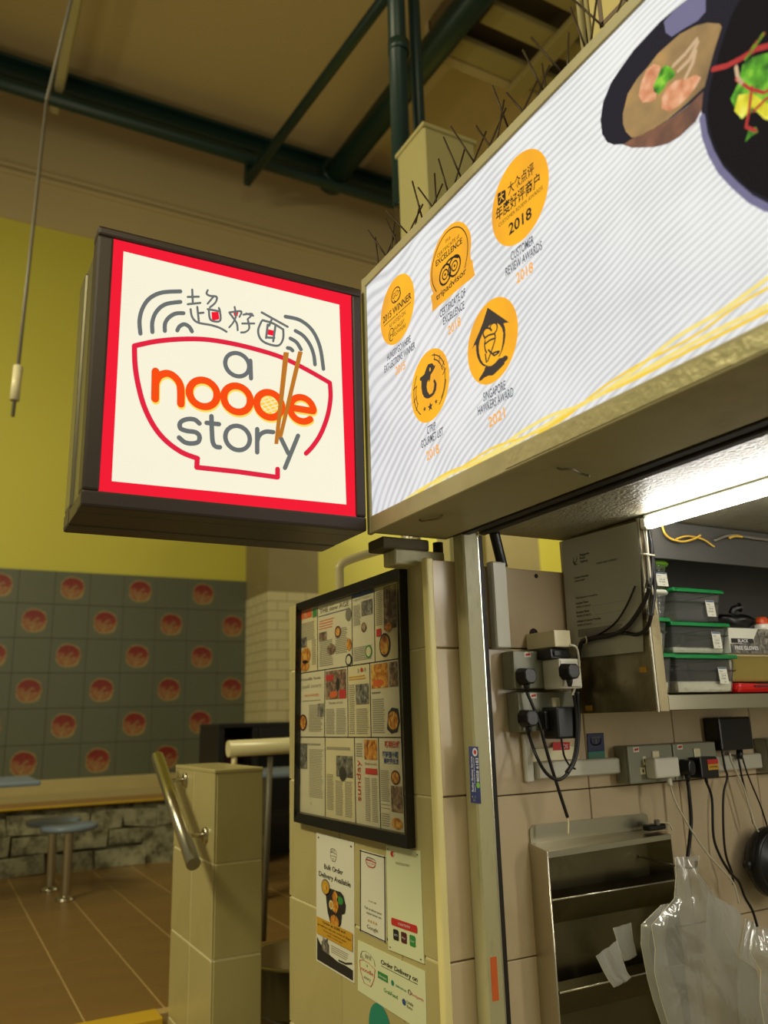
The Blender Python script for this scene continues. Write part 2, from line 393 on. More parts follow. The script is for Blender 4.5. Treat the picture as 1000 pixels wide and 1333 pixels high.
class Sheet:
    """flat print on a plane: 'Y' faces -Y with (x, z); 'X' faces -X with (-y, z); a frame may bend (u, v) fractions onto a quad"""
    def __init__(s, ax, val, quad=None):
        s.ax, s.val, s.q = ax, val, quad; s.v = []; s.f = []; s.fm = []; s.mats = []
    def uv(s, x, y):
        if s.q is None: return x, y
        (ax, ay), (bx_, by), (cx, cy), (dx, dy) = s.q      # top left, top right, bottom right, bottom left
        y = 1-y
        return ((ax*(1-x)+bx_*x)*(1-y)+(dx*(1-x)+cx*x)*y, (ay*(1-x)+by*x)*(1-y)+(dy*(1-x)+cy*x)*y)
    def pt(s, p, layer):
        a, b = s.uv(p[0], p[1]); d = .0004*layer
        return (a, s.val-d, b) if s.ax == 'Y' else (s.val-d, -a, b)
    def poly(s, pts, m, layer=1):
        if m not in s.mats: s.mats.append(m)
        i = len(s.v); s.v += [s.pt(p, layer) for p in pts]; s.f.append(tuple(range(i, i+len(pts)))); s.fm.append(s.mats.index(m))
    def rect(s, x0, y0, x1, y1, m, layer=1): s.poly([(x0, y0), (x1, y0), (x1, y1), (x0, y1)], m, layer)
    def ell(s, cx, cy, rx, ry, m, layer=1, n=28): s.poly(arc(cx, cy, rx, ry, 0, 360, n)[:-1], m, layer)
    def ring(s, cx, cy, rx, ry, w, m, layer=1, a0=0, a1=360, n=36): s.stroke(arc(cx, cy, rx, ry, a0, a1, n), w, m, layer)
    def stroke(s, pts, w, m, layer=1, cap=True):
        for a, b in zip(pts, pts[1:]):
            dx, dy = b[0]-a[0], b[1]-a[1]; l = math.hypot(dx, dy)
            if l < 1e-9: continue
            nx, ny = -dy/l*w/2, dx/l*w/2
            s.poly([(a[0]+nx, a[1]+ny), (a[0]-nx, a[1]-ny), (b[0]-nx, b[1]-ny), (b[0]+nx, b[1]+ny)], m, layer)
        for i, p in enumerate(pts):
            if cap or 0 < i < len(pts)-1: s.ell(p[0], p[1], w/2, w/2, m, layer, 10)
    def text(s, t, x, y, h, m, layer=2, w=None, al='C', rot=0, bold=0):
        v, f, x0, x1, y0, y1 = glyphs(t, bold)
        sy = h/.73; sx = sy if w is None else w/(x1-x0)
        off = {'C': -(x0+x1)/2, 'L': -x0, 'R': -x1}[al]; c, n = math.cos(rot), math.sin(rot)
        if m not in s.mats: s.mats.append(m)
        i = len(s.v)
        for a, b in v:
            a = (a+off)*sx; b = b*sy
            s.v.append(s.pt((x+a*c-b*n, y+a*n+b*c), layer))
        for q in f: s.f.append(tuple(k+i for k in q)); s.fm.append(s.mats.index(m))
    def lines(s, x0, y0, x1, y1, n, m, layer=1, fill=.5, rag=.15):
        h = (y1-y0)/n
        for i in range(n):
            y = y1-(i+1)*h
            s.rect(x0, y, x1-(x1-x0)*random.random()*rag, y+h*fill, m, layer)
    def build(s, name, parent, thick=0):
        o0 = wpos(parent); me = bpy.data.meshes.new(name)
        me.from_pydata([tuple(p[i]-o0[i] for i in range(3)) for p in s.v], [], s.f)
        for m in s.mats: me.materials.append(m)
        me.polygons.foreach_set('material_index', s.fm); me.update()
        o = link(bpy.data.objects.new(name, me), parent)
        if thick:
            sm = o.modifiers.new('thickness', 'SOLIDIFY'); sm.thickness = thick; sm.offset = 0
        return o
TILE = {}
def tile(parent, name, a, b, m, bev=.002, key=None):
    # one tile as an object; equal tiles share their mesh
    a, b = [tuple(f(a[i], b[i]) for i in range(3)) for f in (min, max)]
    size = tuple(round(b[i]-a[i], 4) for i in range(3)); k = (size, m.name, key)
    c = Vector(((a[0]+b[0])/2, (a[1]+b[1])/2, (a[2]+b[2])/2))
    if k not in TILE:
        o = MB().box([-v/2 for v in size], [v/2 for v in size], m, min(bev, min(size)*.3)).build(name, None, (0, 0, 0)); TILE[k] = o.data
        o.parent = parent
    else:
        o = link(bpy.data.objects.new(name, TILE[k]), parent)
    o.location = c-wpos(parent); return o

# ================================================================== THE HALL
UF = .34                                               # raised hall floor; the stall stands two steps lower at z = 0
fl = struct(MB().box((-3.2, 3.5, UF-.3), (15, 8.7, UF-.0025), M['floorgrout']).build('floor'))
for i in range(-5, 10):
    for j in range(12):
        x0, y0 = .608+(i-1)*.2945, 3.56+j*.2945
        if y0 < 7.1: tile(fl, 'floor_tile', (x0+.003, y0+.003, UF-.014), (x0+.2915, min(y0+.2915, 7.1), UF), M['floor'])
bx('step_nosing', fl, (-3.2, 3.44, UF-.045), (.87, 3.56, UF+.002), M['yline'], .004)
for k in range(2): bx('step', fl, (-3.2, 3.2-.3*k, -.02), (.87, 3.5-.3*k, UF-.012-.17*(k+1)+.1*(k == 0)*0), M['floor'], .004)
f2 = struct(MB().box((-3.2, -2, -.1), (3.2, 3.5, -.0), M['lowfloor']).build('floor'))
wb = struct(MB().box((-3.2, 8.62, -.4), (15, 8.8, 6.72), M['yellow']).box((-3.2, 8.6, 6.72), (15, 8.8, 8.4), M['upper']).build('wall_back'))
for z in (7.25, 7.33): bx('moulding', wb, (-3.2, 8.56, z), (15, 8.6, z+.045), M['upper'], .006)
mp = bx('mural_base', wb, (-3.2, 8.606, .95), (2.93, 8.62, 2.93), M['mgrout'], 0)
flo = None
for r in range(7):
    z0 = 2.935-(r+1)*.3335
    for c in range(-8, 7):
        xc = .79+c*.3325
        x1 = min(xc+.165, 2.93)
        if xc-.165 > 2.9 or xc < -1.2: continue
        t = tile(mp, 'mural_tile', (xc-.165, 8.596, max(z0+.002, .93)), (x1, 8.606, z0+.332), M['mural'])
        if (r+c) % 2 == 1 and r < 6 and c < 7:
            if flo is None:
                s = Sheet('Y', 0)
                s.poly([((.118+.006*math.sin(5*k))*math.cos(k*PI/16), (.120+.006*math.sin(7*k))*math.sin(k*PI/16)) for k in range(32)], M['flower_rim'], 1)
                s.poly([((.108+.009*math.sin(9*k))*math.cos(k*PI/16), (.108+.009*math.sin(6*k))*math.sin(k*PI/16)+.004) for k in range(32)], M['flower'], 2)
                s.stroke([(-.035, -.03), (-.005, .0), (.035, .03)], .012, M['flower_rim'], 3)
                d = thing('tmp', (0, 0, 0), 'tmp', 'tmp'); flo = s.build('flower_motif', d); flo.parent = t; bpy.data.objects.remove(d); f = flo
            else: f = link(bpy.data.objects.new('flower_motif', flo.data), t)
            f.location = (xc-(xc-.165+x1)/2, -.0052, 0); f.scale = (1, 1, 1)
bx('skirting', wb, (-3.2, 8.5, .82), (2.93, 8.62, .95), M['ledge'], .01)
wl = struct(MB().box((-3.2, 7.16, UF-.1), (9, 8.62, .815), M['stone']).build('wall_low'))
random.seed(3)
for r in range(3):
    x = -1.2-.15*(r % 2); z0 = UF+r*.145
    while x < 4.4:
        wd = random.uniform(.24, .42)
        m_ = MB(); pts = []
        d = random.uniform(.0, .02)
        j = lambda v: v+random.uniform(-.012, .012)
        f0 = [(j(x), 7.17, j(z0)), (j(x+wd-.004), 7.17, j(z0)), (j(x+wd-.004), 7.17, j(z0+.143)), (j(x), 7.17, j(z0+.143))]
        f1 = [(j(p[0]*.985+(x+wd/2)*.015), 7.12-d+random.uniform(-.008, .008), j(p[2]*.97+(z0+.07)*.03)) for p in f0]
        m_.hexa(f0, f1, M['stone'], .005).build('stone', wl)
        x += wd
for x in range(-4, 14): tile(wl, 'ledge_tile', (x*.33, 7.62, .812), (x*.33+.327, 8.5, .832), M['ledge'], .004)
for x in range(-4, 14): tile(wl, 'edge_tile', (x*.33, 7.09, .812), (x*.33+.327, 7.618, .832), M['ledge2'], .004)
bx('edge_strip', wl, (-3.2, 7.08, .820), (9, 7.094, .8335), M['yline'], .001)
# columns
def column(x0, x1, y0, ztile, lab):
    c = struct(MB().box((x0+.003, y0+.003, UF), (x1-.003, 8.62, 3.6), M['colpaint']).build('wall_column'))
    z = ztile; r = 0
    while z > .85:
        x = x0-(.105 if r % 2 else 0)
        while x < x1:
            a, b = max(x, x0), min(x+.21, x1)
            if b-a > .02: tile(c, 'column_tile', (a+.003, y0, z-.095), (b-.003, y0+.012, z), M['coltile'], .003)
            x += .21
        y = y0-(.105 if r % 2 == 0 else 0)
        while y < 8.6:
            a, b = max(y, y0), min(y+.21, 8.6)
            if b-a > .02: tile(c, 'column_tile', (x0, a+.003, z-.095), (x0+.012, b-.003, z), M['coltile'], .003)
            y += .21
        z -= .1; r += 1
    return c
column(2.93, 3.50, 7.9, 2.72, '')
struct(MB().box((6.0, 8.3, UF), (6.85, 8.62, 3.9), M['colpaint']).build('wall_column'))
# ceiling and beams
ce = struct(MB().box((-3.2, -2.0, 8.3), (15, 8.8, 8.4), M['ceil']).build('ceiling'))
lo = MB()
for y, x0 in ((5.40, 3.86), (4.93, 4.03), (4.45, 4.2), (3.97, 4.4), (3.49, 4.5)): bx('ceiling_plank', ce, (x0, y, 7.88), (9, y+.235, 7.96), M['plank'], .01)
bx('ceiling_joist', ce, (4.76, 3.3, 7.80), (4.95, 5.70, 7.878), M['plank'], .01)
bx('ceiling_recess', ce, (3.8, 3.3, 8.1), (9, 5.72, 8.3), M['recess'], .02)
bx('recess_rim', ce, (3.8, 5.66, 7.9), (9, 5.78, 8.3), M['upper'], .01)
bm_ = tag(MB().box((-3.2, 7.9, 7.93), (9, 8.12, 7.97), M['green'], .004).box((-3.2, 7.99, 7.97), (9, 8.03, 8.14), M['green']).box((-3.2, 7.9, 8.14), (9, 8.12, 8.18), M['green'], .004).build('steel_beam'), 'thick dark green steel beam running across under the ceiling', 'beam')
tag(MB().tube([(-3.2, 7.9, 7.80), (9, 7.9, 7.80)], .075, M['green'], 12).build('green_pipe'), 'long dark green pipe just beneath the green ceiling beam', 'pipe')
t = thing('hanger_pipe', (2.74, 8.0, 7.7), 'thin dark green pipe slanting down to a bracket below the ceiling beam', 'pipe')
MB().tube([(3.1, 3.4, 7.61), (2.70, 8.05, 7.61)], .055, M['green'], 12).build('pipe_run', t)
MB().box((2.66, 7.98, 7.56), (2.74, 8.08, 7.95), M['green'], .006).build('bracket', t)
t = thing('roof_brace', (3.85, 7.9, 7.9), 'thick dark green brace meeting the ceiling beam beside the upright pipe', 'brace')
MB().tube([(3.90, 3.4, 7.9), (3.77, 7.95, 7.95)], .15, M['green'], 14).build('tube', t)
MB().tube([(3.77, 7.82, 7.95), (3.77, 8.06, 7.95)], .19, M['green'], 14).build('flange', t)
t = thing('upright_pipe', (1.905, 3.2, UF), 'tall dark green upright pipe with a bare steel foot behind the menu board', 'pipe')
MB().tube([(1.912, 3.2, 3.98), (1.95, 3.2, 8.3)], .05, M['green'], 16).build('painted_shaft', t)
MB().tube([(1.862, 3.2, UF), (1.912, 3.2, 3.985)], .046, M['steel'], 16).build('bare_shaft', t)
MB().tube([(1.928, 3.2, 4.95), (1.9285, 3.2, 5.02)], .06, M['green'], 16).build('collar', t)
tag(MB().tube([(2.06, 3.24, 3.4), (2.075, 3.24, 8.3)], .034, M['green'], 12).build('green_pipe'), 'slimmer green pipe running up right beside the tall upright pipe', 'pipe')
t = thing('metal_trunking_box', (1.95, 2.95, 2.4), 'beige upright metal box behind the spiked top of the menu board', 'box')
MB().box((1.82, 2.82, 2.3), (2.12, 3.08, 4.17), M['beigebox'], .01).box((1.9, 2.9, 0), (2.0, 3.0, 2.3), M['beigebox'], .004).build('body', t)
MB().box((1.812, 2.81, 4.16), (2.128, 3.09, 4.185), M['beigebox'], .004).build('lid', t)
t = thing('hanging_rod', (.21, 4.6, 2.9), 'thin hanging rod with a pale pull end at far left', 'rod')
MB().tube([(.291, 5.0, 5.42), (.256, 5.0, 3.2)], .011, M['gcable'], 8).build('rod', t)
MB().tube([(.262, 5.0, 3.52), (.258, 5.0, 3.30)], .028, M['cream'], 10).build('pull_grip', t)
MB().tube([(.291, 5.0, 5.42), (.62, 5.0, 8.3)], .012, M['gcable'], 8).build('upper_rod', t)
tag(MB().box((.52, 4.5, 7.92), (.62, 8.3, 8.0), M['beigepipe'], .02).build('ceiling_conduit'), 'pale conduit crossing the green ceiling beam at upper left', 'conduit')

# furniture of the hall
def stool(x, y, lab):
    t = thing('stool', (x, y, UF), lab, 'stool', 'round blue stools by the stone ledge')
    MB().lathe((x, y, UF+.42), [(0, 0), (.165, .0), (.18, .012), (.18, .03), (.165, .04), (0, .04)], M['blue'], 28).build('seat', t)
    MB().lathe((x, y, UF), [(.028, .02), (.028, .42)], M['steel'], 14).build('leg', t)
    MB().lathe((x, y, UF), [(0, 0), (.06, 0), (.06, .008), (.03, .025), (0, .025)], M['steel'], 18).build('base', t)
stool(.86, 6.0, 'blue round stool, nearer one of the pair at the stone ledge')
stool(.815, 6.42, 'blue round stool, farther one half hidden behind the nearer')
t = thing('table', (.1, 6.1, UF), 'pale blue laminate table cut off by the left edge', 'table')
MB().box((-.5, 5.75, UF+.725), (.64, 6.5, UF+.755), M['blue'], .012, 2).build('tabletop', t)
MB().lathe((.05, 6.1, UF), [(.035, .0), (.035, .725)], M['steel'], 14).build('leg', t)
t = thing('table', (2.3, 5.3, UF), 'blue-topped table behind the handrail in the gap by the kiosk', 'table')
MB().box((1.62, 5.0, UF+.73), (2.9, 5.6, UF+.765), M['blue'], .01).build('tabletop', t)
MB().box((1.86, 5.22, UF), (1.95, 5.32, UF+.73), M['dsteel'], .004).build('leg', t)
MB().box((2.66, 5.22, UF), (2.75, 5.32, UF+.73), M['dsteel'], .004).build('leg', t)
t = thing('bench', (2.4, 5.9, UF), 'dark low bench seat beneath the blue-topped table', 'bench')
MB().box((1.75, 5.75, UF+.36), (3.0, 6.05, UF+.44), M['black'], .01).build('seat', t)
MB().box((1.9, 5.8, UF), (1.97, 6.0, UF+.36), M['dsteel'], .004).build('leg', t)
MB().box((2.7, 5.8, UF), (2.77, 6.0, UF+.36), M['dsteel'], .004).build('leg', t)
t = thing('cabinet', (2.3, 6.6, UF), 'black stand with a dark open front at foot of the tiled column', 'cabinet')
bx('top', t, (1.98, 6.42, 1.375), (3.1, 6.95, 1.41), M['black'], .004)
bx('side', t, (1.98, 6.42, UF), (2.03, 6.95, 1.375), M['black'], .004); bx('side', t, (2.26, 6.42, UF), (2.31, 6.95, 1.375), M['black'], .004)
bx('side', t, (3.05, 6.42, UF), (3.1, 6.95, 1.375), M['black'], .004)
bx('back', t, (2.03, 6.9, UF), (3.05, 6.93, 1.375), M['black'], .002)
bx('drawer', t, (2.31, 6.40, 1.16), (3.05, 6.46, 1.375), M['black'], .006)
bx('inner_panel', t, (2.05, 6.72, .9), (2.25, 6.9, 1.3), M['maroonink'], .01)
# pillar with handrails
pl = struct(MB().box((.8856, 2.9025, 0), (1.057, 3.42, 1.2365), M['grout']).build('wall_stub'))
pz = [1.242, .941, .645, .345, .05]
for a, b in zip(pz, pz[1:]):
    tile(pl, 'pillar_tile', (.892, 2.9, b+.003), (1.06, 2.912, a), M['tile'], .003)
    tile(pl, 'pillar_tile', (.884, 2.902, b+.003), (.898, 3.16, a), M['tile'], .003)
    tile(pl, 'pillar_tile', (.884, 3.164, b+.003), (.898, 3.43, a), M['tile'], .003)
tile(pl, 'pillar_cap', (.882, 2.898, 1.236), (1.062, 3.43, 1.25), M['tile'], .003)
t = thing('stair_handrail', (.8, 3.1, 1.0), 'short sloping stainless handrail on left side of the tiled pillar', 'handrail')
MB().tube([(.8, 3.394, 1.286), (.8, 2.839, .96)], .024, M['steel'], 18).build('bar', t)
MB().lathe((0, 0, 0), [(0, .012), (.018, .008), (.0245, -.002), (.0245, -.02)], M['steel'], 18, 'Y').build('end_cap', t).matrix_local = Matrix.Translation((0, -.272, -.045)) @ Matrix.Rotation(PI, 4, 'Z')
for y, z in ((3.27, 1.2), (2.985, 1.03)):
    MB().tube([(.8, y, z-.0), (.882, y, z)], .007, M['steel'], 10).build('bracket', t)
    MB().lathe((.884, y, z), [(0, -.012), (.022, -.012), (.026, -.006), (.026, 0)], M['steel'], 18, 'X').build('wall_plate', t)
t = thing('handrail', (1.5, 3.55, 1.0), 'cream round handrail running from the pillar towards the kiosk', 'handrail')
MB().tube([(1.138, 3.55, 1.299), (2.4, 3.55, 1.312)], .035, M['rail'], 16).build('bar', t)
MB().tube([(1.165, 3.55, 1.28), (1.16, 3.53, 1.235), (1.10, 3.45, 1.20), (1.05, 3.428, 1.19)], .013, M['rail'], 10).build('bracket', t)
MB().tube([(1.305,3.55,0.521),(1.3314,3.55,1.2582)], .012, M['gcable'], 10).build('post', t)
t = thing('stock_pot', (1.37, 3.24, UF), 'large stainless pot on the floor between the pillar and the kiosk', 'pot')
MB().lathe((1.37, 3.24, UF), [(0, 0), (.19, 0), (.21, .02), (.225, .18), (.24, .185), (.24, .192), (.22, .192), (.205, .03), (0, .02)], M['steel'], 36).build('body', t)
MB().tube(cat([(1.58, 3.19, .50), (1.63, 3.19, .50), (1.63, 3.29, .50), (1.58, 3.29, .50)]), .008, M['steel'], 8).build('handle', t)

# ================================================================== THE KIOSK PIER AND STALL WALLS
wk = struct(MB().box((.9225, 1.512, 0), (1.2, 2.29, 1.735), M['grout']).build('wall_kiosk'))
zs = [1.74, 1.547, 1.243, .935, .625, .31, .01]
for i, (a, b) in enumerate(zip(zs, zs[1:])):
    ys = [1.512, 1.66, 1.965, 2.27, 2.3] if i % 2 else [1.512, 1.66, 1.965, 2.27, 2.3]
    for p, q in zip(ys, ys[1:]): tile(wk, 'wall_tile', (.92, p+.0015, b+.0015), (.932, q-.0015, a-.0015), M['tile'], .002)
MB().box((.914, 1.49, 0), (.934, 1.512, 1.742), M['trim'], .007, 3).build('corner_trim', wk)
for a, b in zip(zs, zs[1:]): tile(wk, 'return_tile', (.936, 1.5, b+.0015), (.998, 1.512, a-.0015), M['stile'], .002)
ws = struct(MB().box((.998, 1.512, 0), (2.6, 1.56, 1.733), M['dgrout']).build('wall_stall'))
zs2 = [1.733, 1.548, 1.236, .918, .6, .28, .01]
for i, (a, b) in enumerate(zip(zs2, zs2[1:])):
    xs = [1.066, 1.33, 1.615, 1.9, 2.2, 2.5] if i in (1, 2, 3, 4) else [1.066, 1.29, 1.6, 1.9, 2.2, 2.5]
    if i == 0: xs = [1.066, 1.31, 1.6, 1.9, 2.2, 2.5]
    for p, q in zip(xs, xs[1:]): tile(ws, 'wall_tile', (p+.0012, 1.5, b+.0012), (q-.0012, 1.512, a-.0012), M['stile'], .0015)
MB().lathe((1.203, 1.4995, 1.582), [(.0, -.002), (.004, -.002), (.005, 0), (.009, 0), (.011, -.0015), (.013, 0)], M['dgrout'], 20, 'Y').build('drill_hole', ws)
MB().lathe((1.222, 1.4995, 1.718), [(.0, -.002), (.005, -.002), (.005, 0)], M['dark'], 14, 'Y').build('drill_hole', ws)
t = thing('shutter_guide_rail', (1.02, 1.47, 0), 'aged cream upright shutter rail between the kiosk corner and the stall', 'rail')
MB().box((.992, 1.458, 0), (1.033, 1.5, 1.80), M['post'], .004).build('face', t)
MB().box((1.033, 1.462, 0), (1.037, 1.5, 1.80), M['edge'], .001).build('lip', t)
MB().box((1.037, 1.485, 0), (1.064, 1.5, 1.80), M['dark'], .001).build('channel', t)
t = thing('sticker', (1.015, 1.4575, 1.28), 'tall dark blue service sticker with white lettering on the shutter rail', 'sticker')
q = [(0.9777,1.3427),(1.0015,1.341),(1.0013,1.2289),(0.9761,1.2329)]
s = Sheet('Y', 1.4572, q); s.rect(0, 0, 1, 1, M['stickblue'], 1); s.build('label', t)
s = Sheet('Y', 1.4572, q); s.ell(.62, .90, .26, .075, M['inkwhite'], 2); s.ell(.62, .90, .14, .04, M['redink'], 3)
s.ell(.78, .32, .17, .05, M['lime'], 2)
# lettering reads upwards
def vtext(s, tx, x0, x1, y0, y1, m):
    v, f, a0, a1, b0, b1 = glyphs(tx, .02)
    i = len(s.v)
    if m not in s.mats: s.mats.append(m)
    for a, b in v: s.v.append(s.pt((x0+(1-(b-b0)/(b1-b0))*(x1-x0), y0+(a-a0)/(a1-a0)*(y1-y0)), 3))
    for k in f: s.f.append(tuple(j+i for j in k)); s.fm.append(s.mats.index(m))
vtext(s, '8058 6183', .64, .92, .38, .80, M['inkwhite'])
vtext(s, 'Roller Shutter Service', .14, .32, .2, .82, M['inkwhite'])
vtext(s, 'Repair Installation Maintenance', .40, .52, .2, .80, M['inkwhite'])
s.stroke(arc(.30, .10, .14, .035, 180, 360, 8), .05, M['inkwhite'], 3)
s.build('print', t)
t = tag(MB().box((1.003, 1.4572, .868), (1.018, 1.458, .945), M['orangeink'], 0).build('sticker'), 'torn faded orange sticker low on the shutter rail', 'sticker')

# ================================================================== MENU LIGHTBOX
BX = .79
t = thing('menu_lightbox', (BX, .75, 1.79), 'long white rippled lightbox board with award discs and noodle bowls', 'lightbox')
tb = t
MB().box((BX+.004, -.6, 1.79), (.985, 1.515, 1.80), M['soffit'], .002).box((BX+.004, -.6, 2.375), (.985, 1.515, 2.39), M['soffit'], .002).box((BX+.004, 1.505, 1.79), (.985, 1.515, 2.385), M['soffit'], .002).box((.975, -.6, 1.79), (.985, 1.515, 2.385), M['soffit'], .002).build('housing', t)
MB().box((BX-.004, -.6, 1.785), (BX+.006, 1.515, 1.823), M['soffit'], .002).build('lower_frame', t)
MB().box((BX-.004, -.6, 2.368), (BX+.006, 1.515, 2.392), M['soffit'], .002).build('upper_frame', t)
MB().box((BX-.005, 1.498, 1.785), (BX+.006, 1.515, 2.392), M['soffit'], .002).build('end_frame', t)
MB().box((BX-.0055, -.2, 1.79), (BX-.004, 1.02, 1.815), M['foilmetal'], 0).build('scuffed_strip', t)
s = Sheet('X', BX); s.rect(-1.498, 1.82, .6, 2.37, M['g_ripple'], 0); s.build('light_panel', t)
ZA = (490, 350, .10508); ZB = (550, 280, .12012); ZC_ = (630, 190, .13514); ZD = (530, 440, .12750); ZE = (600, 380, .13514)
# strands along the lower edge
s = Sheet('X', BX)
for pts, wd, mm in (([(-1.3707,1.8203),(-1.2947,1.829),(-1.2063,1.8305),(-1.1075,1.8265),(-1.0188,1.8267),(-0.9387,1.8306),(-0.849,1.8363),(-0.7701,1.836),(-0.6855,1.8408),(-0.5998,1.8429),(-0.5256,1.8413)], .006, 'g_line'),
    ([(-1.3039,1.8237),(-1.2192,1.8341),(-1.1551,1.8319),(-1.0626,1.82),(-0.959,1.8207),(-0.884,1.8306),(-0.8163,1.8362),(-0.7271,1.8338),(-0.6361,1.8355),(-0.5266,1.8351)], .005, 'g_line2'),
    ([(-1.2612,1.8216),(-1.1804,1.8305),(-1.0615,1.8305),(-0.9764,1.8406),(-0.9003,1.8425),(-0.8326,1.8351),(-0.7397,1.8444),(-0.6569,1.8605),(-0.5853,1.8635),(-0.5203,1.8733)], .006, 'g_line'),
    ([(-1.1805,1.8291),(-1.0607,1.8385),(-0.9775,1.8306),(-0.8845,1.8271),(-0.7995,1.8439),(-0.7247,1.8506),(-0.6338,1.8501),(-0.5639,1.8601),(-0.5222,1.8617)], .004, 'g_line2')):
    s.stroke([(p.x, p.y) for p in cat([(a, b, 0) for a, b in pts], 4)], wd, M[mm], 1)
s.build('noodle_strands', t)
def along(s, tx, p0, p1, h, m, lay=2, bold=0):
    a = math.atan2(p1[1]-p0[1], p1[0]-p0[0]); s.text(tx, (p0[0]+p1[0])/2, (p0[1]+p1[1])/2, h, m, lay, math.hypot(p1[0]-p0[0], p1[1]-p0[1]), 'C', a, bold)
def disc(pts, r=None):
    c = (sum(p[0] for p in pts)/len(pts), sum(p[1] for p in pts)/len(pts)); return c
# -- award 1
def award(cen, r, body):
    s = Sheet('X', BX); s.ell(cen[0], cen[1], r, r*1.03, M['g_gold'], 1, 48); s.build('award_disc', tb)
    s = Sheet('X', BX); body(s, cen, r); s.build('award_print', tb)
D, K, T, O_ = M['g_dark2'], M['g_dark'], M['g_text'], M['g_or']
A1 = (0.79,1.361,2.2434); A2 = (0.79,1.1533,2.2423); A3 = (0.79,0.9384,2.2441); A4 = (0.79,1.2458,2.0249); A5 = (0.79,1.0397,2.0271)
def b1(s, c, r):
    x, z = c
    s.text('LUMINARIES', x, z+r*.72, .0, D, 2, r*.01) if False else None
    s.ring(x-.002, z+r*.48, r*.26, r*.22, .0025, D, 2); s.ring(x+.004, z+r*.40, r*.2, r*.14, .002, D, 2, -160, 60); s.text('GO', x-.004, z+r*.42, r*.18, D, 2, None, 'C')
    s.text('2015 WINNER', x, z-r*.06, r*.22, D, 2, r*1.68, 'C', 0, .015); s.rect(x-r*.8, z-r*.17, x-.006, z-r*.145, K, 2); s.rect(x+.006, z-r*.17, x+r*.8, z-r*.145, K, 2); s.ell(x, z-r*.157, .0025, .0025, D, 2)
    s.text('AS VOTED ON', x, z-r*.38, r*.13, K, 2, r*.95); s.text('H', x-r*.36, z-r*.74, r*.22, D, 2); s.ring(x-r*.36, z-r*.63, r*.15, r*.19, .002, D, 2, -30, 300)
    s.text('HUNGRY', x+r*.12, z-r*.60, r*.13, D, 2, r*.6); s.text('GOWHERE', x+r*.14, z-r*.76, r*.12, D, 2, r*.66)
R1 = .072
award((-A1[1], A1[2]), .0735, b1)
def b3(s, c, r):
    x, z = c
    s.poly([(-0.9942,2.2867),(-0.9913,2.2879),(-0.9736,2.2829),(-0.9715,2.2803),(-0.973,2.2638),(-0.9758,2.2629),(-0.9924,2.2631),(-0.9951,2.2665)], D, 2)
    k = [(-0.9918,2.2685),(-0.9768,2.2677)]; along(s, '大', k[0], k[1], .014, M['g_gold'], 3, .02)
    for tx, (p0, p1), h, bo in (('大众点评', [(-0.9654,2.2682),(-0.8949,2.2654)], .0175, .012), ('年度好评商户', [(-1.0035,2.2398),(-0.8832,2.2355)], .0195, .014), ('CUSTOMER REVIEW AWARDS', [(-0.9973,2.2235),(-0.8777,2.2223)], .0075, 0), ('2018', [(-0.9717,2.1928),(-0.91,2.1901)], .021, .02)): along(s, tx, p0, p1, h, D, 2, bo)
award((-A3[1], A3[2]), .0775, b3)
def b4(s, c, r):
    x, z = c
    f = [(-1.2391,2.0682),(-1.2313,2.0657),(-1.2255,2.0578),(-1.2212,2.058),(-1.2242,2.0522),(-1.2328,2.0475),(-1.2392,2.045),(-1.2426,2.0351),(-1.2465,2.0316),(-1.2467,2.0378),(-1.2536,2.0344),(-1.2558,2.026),(-1.2537,2.016),(-1.2461,2.006),(-1.2363,2.0063),(-1.2308,2.0122),(-1.2279,2.0212),(-1.2308,2.0284),(-1.227,2.0314),(-1.2225,2.0252),(-1.2196,2.018),(-1.2227,2.0071),(-1.2303,2.001),(-1.2394,1.9994),(-1.2502,2),(-1.2591,2.0031),(-1.2668,2.0087),(-1.2728,2.0181),(-1.2755,2.0315),(-1.2743,2.0456),(-1.2808,2.0499),(-1.2782,2.0545),(-1.2699,2.0543),(-1.2623,2.0554),(-1.2541,2.0645),(-1.247,2.0698)]
    s.poly(f, K, 2)
    e = [(-1.2401,2.0562)][0]; s.ell(e[0], e[1], .0025, .004, M['g_gold'], 3)
    for a, b, rr in ((20, 75, .84), (15, 66, .72), (-45, 18, .80), (-58, -10, .84), (140, 215, .84), (165, 232, .84), (160, 205, .72)): s.ring(x, z, r*rr, r*rr, .0022, K, 2, a, b)
    for a in (62, 40, 20, 4, 160, 185, 205): s.stroke([(x+r*.7*math.cos(math.radians(a)), z+r*.7*math.sin(math.radians(a))), (x+r*.88*math.cos(math.radians(a+7)), z+r*.88*math.sin(math.radians(a+7)))], .0022, K, 2)
    for sx, sz, q in ((0, -.62, .14), (-.3, -.58, .08), (.3, -.58, .08)):
        s.poly([(x+r*sx+r*q*(1 if k % 2 == 0 else .42)*math.sin(k*PI/5), z+r*sz+r*q*(1 if k % 2 == 0 else .42)*math.cos(k*PI/5)) for k in range(10)], K, 2)
award((-A4[1], A4[2]), .0705, b4)
